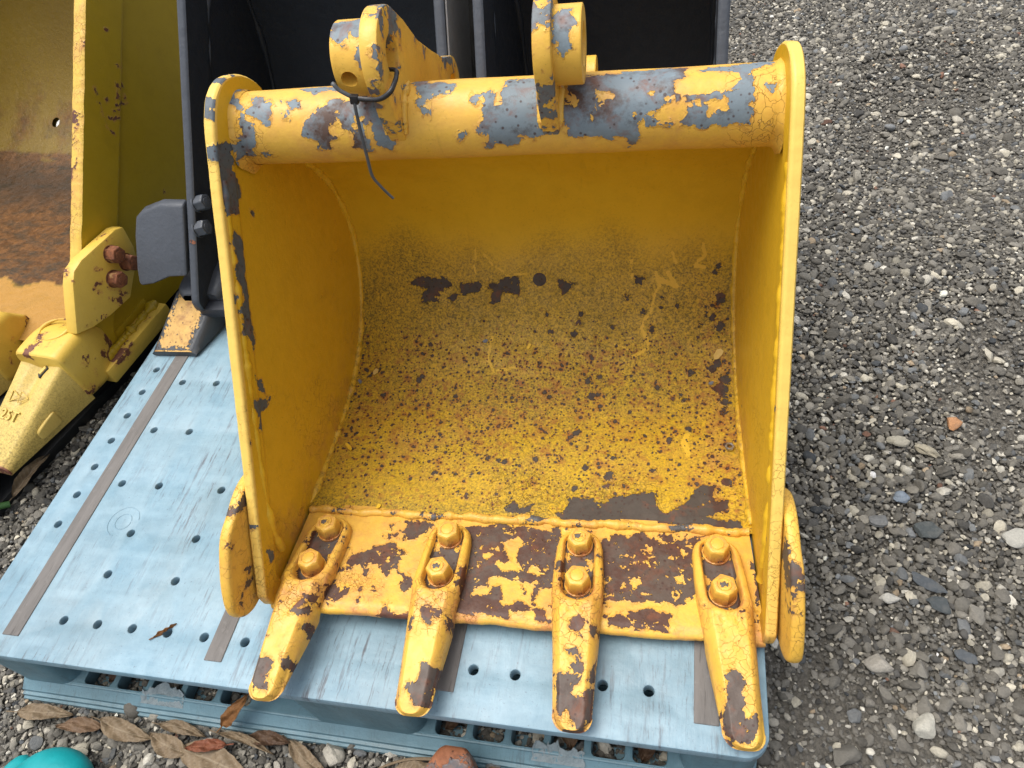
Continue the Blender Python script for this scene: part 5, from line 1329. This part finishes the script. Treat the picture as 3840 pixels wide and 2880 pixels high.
# side cutter standing out to the left
bm = prism_bm([(-1.010, .104), (-.990, .216), (-1.041, .2155), (-1.086, .2035), (-1.103, .1925), (-1.113, .165), (-1.124, .110), (-1.1255, .086), (-1.118, .0835), (-1.090, .088), (-1.050, .101)], -.010, .010, 'y', (), .005, 3)
for v in bm.verts:
    y = .62 + .63 * v.co.z + v.co.y - .004 + .10 * (-.99 - v.co.x); v.co = Vector(T1(np.array([v.co.x, y, v.co.z])))
d_c = from_bm('side_cutter', bm, M['dark_edge'], d1, 35)
for k, (x, y, z) in enumerate(((-.9665, .757, .207), (-.9735, .733, .169))):
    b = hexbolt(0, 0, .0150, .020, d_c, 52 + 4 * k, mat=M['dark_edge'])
    b.matrix_local = Matrix.Translation(Vector(T1(np.array([x - .004, y, z])))) @ Matrix.Rotation(math.radians(78), 4, 'Y') @ Matrix.Rotation(k * .4 + .2, 4, 'Z')
W2 = lambda P: np.asarray(P, float) - np.array(d1.location)
loft_obj('tooth_adapter', [(.655, -1.028, -.955, .030, .078), (.668, -1.040, -.946, .018, .086), (.70, -1.034, -.944, .012, .098), (.74, -1.016, -.944, .014, .102), (.775, -1.000, -.944, .03, .085), (.79, -.99, -.95, .04, .07)], M['dark_edge'], d1, 6, .2, W2)
def dt_attr(P):
    y, x, z = P[..., 1], P[..., 0], P[..., 2]
    top = (np.roll(P, 1, 1)[..., 2] > 0) & (z > (.012 + (y - .567) * .42))
    u = (x + 1.037 + (.62 - y) * .15) / .046
    d = np.where(top, np.minimum((1 - np.abs(u)) * 22, np.minimum((.655 - y) * 1000, (y - .574) * 1000)), -50)
    return dict(d=d)
def dark_tooth():
    ny, nx = 70, 40
    y = np.linspace(.672, .566, ny); q = (.672 - y) / .106
    xa = -1.052 - .026 * q; xb = -.962 - .032 * q; zt = .070 - .056 * q; zb = .006 - .003 * q
    u = np.linspace(0, 1, nx); X = xa[:, None] * (1 - u) + xb[:, None] * u; Y = np.broadcast_to(y[:, None], X.shape).copy()
    Z = np.broadcast_to(zt[:, None], X.shape) - .003 * np.clip((np.abs(u - .5) - .43) / .07, 0, 1)[None] ** 2
    Tp = np.stack([X, Y, Z], -1)
    def side(e, sg): return np.stack([np.stack([Tp[:, e, 0] + sg * o_, Tp[:, e, 1], Tp[:, e, 2] * (1 - t) + zb * t], -1) for t, o_ in ((0, 0), (.06, .002), (.5, .006), (1, .004))], 1)
    P = np.concatenate([side(0, -1)[:, ::-1], Tp[:, 1:-1], side(nx - 1, 1)], 1); k = P.shape[1]
    U = np.full((ny, k), -1.0); U[:, 4:-4] = np.broadcast_to(np.abs(u[1:-1] - .47) * 2, (ny, nx - 2))
    Q = np.broadcast_to(q[:, None], (ny, k))
    d = np.where(U >= 0, np.minimum((.74 - U) * 16, np.minimum((Q - .05) * 90, (.93 - Q) * 90)), -50)
    d = d - 5 * np.exp(-((Q - .08) / .12) ** 2 - ((U - .0) / .5) ** 2)
    d = np.maximum(d, np.where((U >= 0) & (Q > .975), 3.0, -50))
    mb = MB(); mb.grid(W2(P), flip=True, d=d, rust=(Q > .95) * .3)
    mb.f.append(tuple(range(k))); mb.f.append(tuple(range((ny - 1) * k, ny * k))[::-1])
    t = mb.build('tooth', M['dark_tooth'], d1, 45)
    loft_obj('retainer', [(.655, -1.028, -.988, .052, .074), (.663, -1.032, -.984, .052, .079), (.676, -1.030, -.986, .05, .082), (.682, -1.02, -.994, .05, .078)], M['dark_tooth'], t, 5, .35, W2)
dark_tooth()
d2, T2 = dark_bucket(lambda y, z: 0 * z - .4295, lambda y, z: 0 * z - .0495, 'dark slate grey bucket standing behind the right half of the front yellow bucket', (-.24, .85, .012))

# --- rusty tooth of a machine part just in front of the pallet
rt = empty('digger_tooth', (-.37, -.12, GZ), 'worn rust orange and slate grey digger tooth poking up in front of the pallet', 'digger tooth')
RTO = np.array(rt.location)
def rt_attr(P): return dict(d=np.where(P[..., 1] > -.024 + .006 * np.sin(P[..., 0] * 300), 3.0, -6.0 + 5 * np.sin(P[..., 0] * 130 + 2)), rust=np.full(P.shape[:2], .35))
o = loft_obj('tooth_body', [(-.26, -.430, -.300, -.160, -.050), (-.20, -.428, -.305, -.160, -.048), (-.12, -.420, -.316, -.158, -.052), (-.06, -.408, -.332, -.146, -.062), (-.034, -.400, -.340, -.134, -.070), (-.018, -.392, -.350, -.122, -.075), (-.0125, -.386, -.356, -.112, -.080)], M['rust_tip'], rt, 14, .22, lambda P: P - RTO, rt_attr)

# --- teal rubber glove
def glove():
    balls = [((-.930, -.142, -.128), (.062, .050, .037)), ((-.955, -.150, -.120), (.040, .034, .032)), ((-.998, -.150, -.134), (.024, .042, .020)), ((-.975, -.166, -.122), (.018, .040, .022)), ((-.945, -.180, -.118), (.020, .045, .024)),
             ((-.915, -.19, -.122), (.022, .05, .026)), ((-.94, -.24, -.13), (.075, .06, .024))]
    bm = bmesh.new()
    for c, r in [((a_[0] - .008, a_[1] + .014, a_[2] + .008), b_) for a_, b_ in balls]:
        bmesh.ops.create_icosphere(bm, subdivisions=4, radius=1, matrix=Matrix.Translation(c) @ Matrix.Diagonal((*r, 1)))
    me = bpy.data.meshes.new('rubber_glove'); bm.to_mesh(me); bm.free()
    o = bpy.data.objects.new('tmp', me); COL.objects.link(o)
    m = o.modifiers.new('r', 'REMESH'); m.mode = 'VOXEL'; m.voxel_size = .0035
    m2 = o.modifiers.new('s', 'SMOOTH'); m2.iterations = 6; m2.factor = .5
    bpy.context.view_layer.update()
    me2 = bpy.data.meshes.new_from_object(o.evaluated_get(bpy.context.evaluated_depsgraph_get()))
    bpy.data.objects.remove(o); bpy.data.meshes.remove(me)
    me2.name = 'rubber_glove'; me2.polygons.foreach_set('use_smooth', [True] * len(me2.polygons)); me2.materials.clear(); me2.materials.append(M['teal'])
    q = bpy.data.objects.new('rubber_glove', me2); COL.objects.link(q)
    tag(q, 'teal rubber glove bunched up on the gravel at the bottom left corner', 'glove')
glove()

LY = -.013
# --- dry leaves
def leaf(a, b, width, kind, label, seed, curl=.25, lift=.004, z0=None, z1=None, roll=0.0, stalk=.18, cat='leaf'):
    g = np.random.default_rng(seed)
    if z0 is None and -1.1 < a[0] and a[1] < 0: a, b = (a[0], a[1] + LY), (b[0], b[1] + LY)
    A = np.array([*a, GZ + .008 + lift if z0 is None else z0]); B = np.array([*b, GZ + .008 + lift if z1 is None else z1])
    L = np.linalg.norm(B - A); ax = (B - A) / L; up = np.array([0, 0, 1.0]); sd = np.cross(up, ax); sd /= np.linalg.norm(sd); nn = np.cross(ax, sd)
    sd, nn = sd * math.cos(roll) + nn * math.sin(roll), nn * math.cos(roll) - sd * math.sin(roll)
    n, m = 40, 21; t = np.linspace(0, 1, n); u = np.linspace(-1, 1, m)
    w = width * .43 * (np.sin(np.pi * t ** .85) ** .8) * (1 - .25 * t) + .0003
    w = w * (1 + .03 * np.sin(t * 47 + seed) * (t > .1))
    bend = (g.uniform(-.05, .05)) * L * np.sin(np.pi * t)
    X = (t * L)[:, None] + 0 * u[None]; Yv = w[:, None] * u[None] + bend[:, None]
    Zv = curl * w[:, None] * (np.abs(u)[None] ** 1.6) + .010 * L / .1 * np.sin(np.pi * t)[:, None] * .6 + .0016 * np.sin(u[None] * 5 + t[:, None] * 9 + seed) + .0012 * np.sin(t[:, None] * 23 + 2 * u[None])
    Zv = Zv - .0012 * np.exp(-(u[None] / .06) ** 2)
    P = A + X[..., None] * ax + Yv[..., None] * sd + Zv[..., None] * nn
    vein = np.exp(-(u[None] / .05) ** 2) * np.ones((n, 1)) + .55 * np.exp(-((((t[:, None] - .55 * np.abs(u)[None] * w[:, None] / L * 1.6) * 11) % 1 - .5) / .12) ** 2)
    if z0 is None: P[..., 2] = np.maximum(P[..., 2], GZ + .0035)
    O = P.reshape(-1, 3).mean(0)
    mb = MB(); mb.grid(P - O, vein=np.clip(vein, 0, 1)); Q = P - O - nn * .0006; mb.grid(Q, flip=True, vein=np.clip(vein, 0, 1))
    o = tag(MB.build(mb, 'leaf', LEAF[kind], None, 60), label, cat, 'dry leaves fallen round the pallet')
    o.location = O
    mb = MB(); s0 = P[0, m // 2] - O
    st = np.array([s0 - ax * stalk * L * q_ + nn * .001 * q_ for q_ in np.linspace(-.1, 1, 8)]); st[:, 2] = np.maximum(st[:, 2], GZ + .003 - O[2])
    tube_mb(mb, st, .0009, 6); mb.build('stalk', LEAF[kind], o, 60)
    return o
leaf((-1.078, -.027), (-.980, -.019), .030, 'beige', 'long beige leaf at the far left, tucked along the pallet edge', 1, .15)
leaf((-.922, -.030), (-1.000, -.038), .027, 'brown', 'pointed brown leaf below the torn left side of the pallet', 2, .2)
leaf((-.932, -.020), (-.832, -.034), .036, 'beige', 'broad grey beige leaf below the left foot opening, third from the left', 3, .12)
leaf((-.772, -.045), (-.842, -.028), .036, 'beige', 'grey beige leaf touching the large veined leaf on its left', 4, .12)
leaf((-.833, -.014), (-.752, -.021), .022, 'beige', 'slim pale leaf half under the pallet, above the red brown leaf', 5, .2)
leaf((-.712, -.028), (-.772, -.041), .022, 'red', 'red brown curled leaf above the large veined leaf', 6, .3, .013)
leaf((-.786, -.040), (-.660, -.064), .052, 'beige', 'largest leaf, flat and beige with clear side veins, near the bottom edge', 7, .08, .003)
leaf((-.725, -.020), (-.672, .012), .026, 'orange', 'orange brown leaf leaning up against the pallet foot', 8, .25, z0=-.128, z1=-.072, roll=.5)
leaf((-.690, -.016), (-.622, -.012), .026, 'dark', 'dark brown leaf just left of the middle pallet foot', 9, .3)
leaf((-.735, -.014), (-.640, -.030), .014, 'beige', 'thin curled pale leaf right of the red brown leaf', 10, .6)
leaf((-.625, -.010), (-.548, -.047), .028, 'beige', 'beige leaf below the middle pallet foot, pointing down right', 11, .15)
leaf((-.470, -.030), (-.395, -.014), .034, 'beige', 'beige leaf behind the rusty tooth, on its left', 12, .15, .002)
leaf((-.350, -.014), (-.290, -.022), .028, 'brown', 'brown grey leaf right of the rusty tooth', 13, .15, .002)
leaf((-1.345, .318), (-1.330, .420), .030, 'beige', 'pale curled leaf standing in the gap beside the black pallet', 14, .8, .010, roll=.5)
leaf((-1.322, .590), (-1.318, .645), .020, 'brown', 'brown leaf deep in the gap below the faded yellow bucket', 15, .3)
leaf((-.950, .022), (-.930, .066), .030, 'dark', 'brown leaf inside the leftmost pallet opening', 16, .2, z0=-.148, z1=-.128, stalk=.05)
leaf((-.405, .022), (-.378, .06), .032, 'dark', 'brown leaf inside the opening right of the middle pallet foot', 17, .2, z0=-.150, z1=-.125, stalk=.05)
leaf((-.232, .020), (-.245, .07), .030, 'brown', 'grey brown leaf inside the torn opening near the right tooth', 18, .2, z0=-.148, z1=-.122, stalk=.05)
leaf((-.140, .016), (-.122, .06), .026, 'dark', 'dark curled leaf inside the rightmost pallet opening', 19, .3, z0=-.148, z1=-.118, stalk=.1)
leaf((-.797, .050), (-.773, .072), .0062, 'orange', 'tiny slim orange leaf lying on the pallet deck by the holes', 20, .1, z0=.0012, z1=.0012, stalk=.2)
mb = MB(); P = resample(catmull([(-.505, -.052, GZ + .010), (-.478, -.036, GZ + .014), (-.445, -.024, GZ + .018), (-.405, -.018, GZ + .016)], 8), 40)
O = P.mean(0); tube_mb(mb, P - O, np.linspace(.0012, .0026, 40), 7); o = tag(mb.build('twig', LEAF['beige'], None), 'pale curved dry stalk left of the rusty tooth', 'twig'); o.location = O
mb = MB(); P = resample(catmull([(-1.385, .235, -.150), (-1.372, .262, -.135), (-1.362, .285, -.128), (-1.345, .305, -.140)], 8), 40)
O = P.mean(0); tube_mb(mb, P - O, .0065, 10); o = tag(mb.build('garden_hose', M['green'], None), 'short bend of green hose lying beside the black pallet', 'hose'); o.location = O
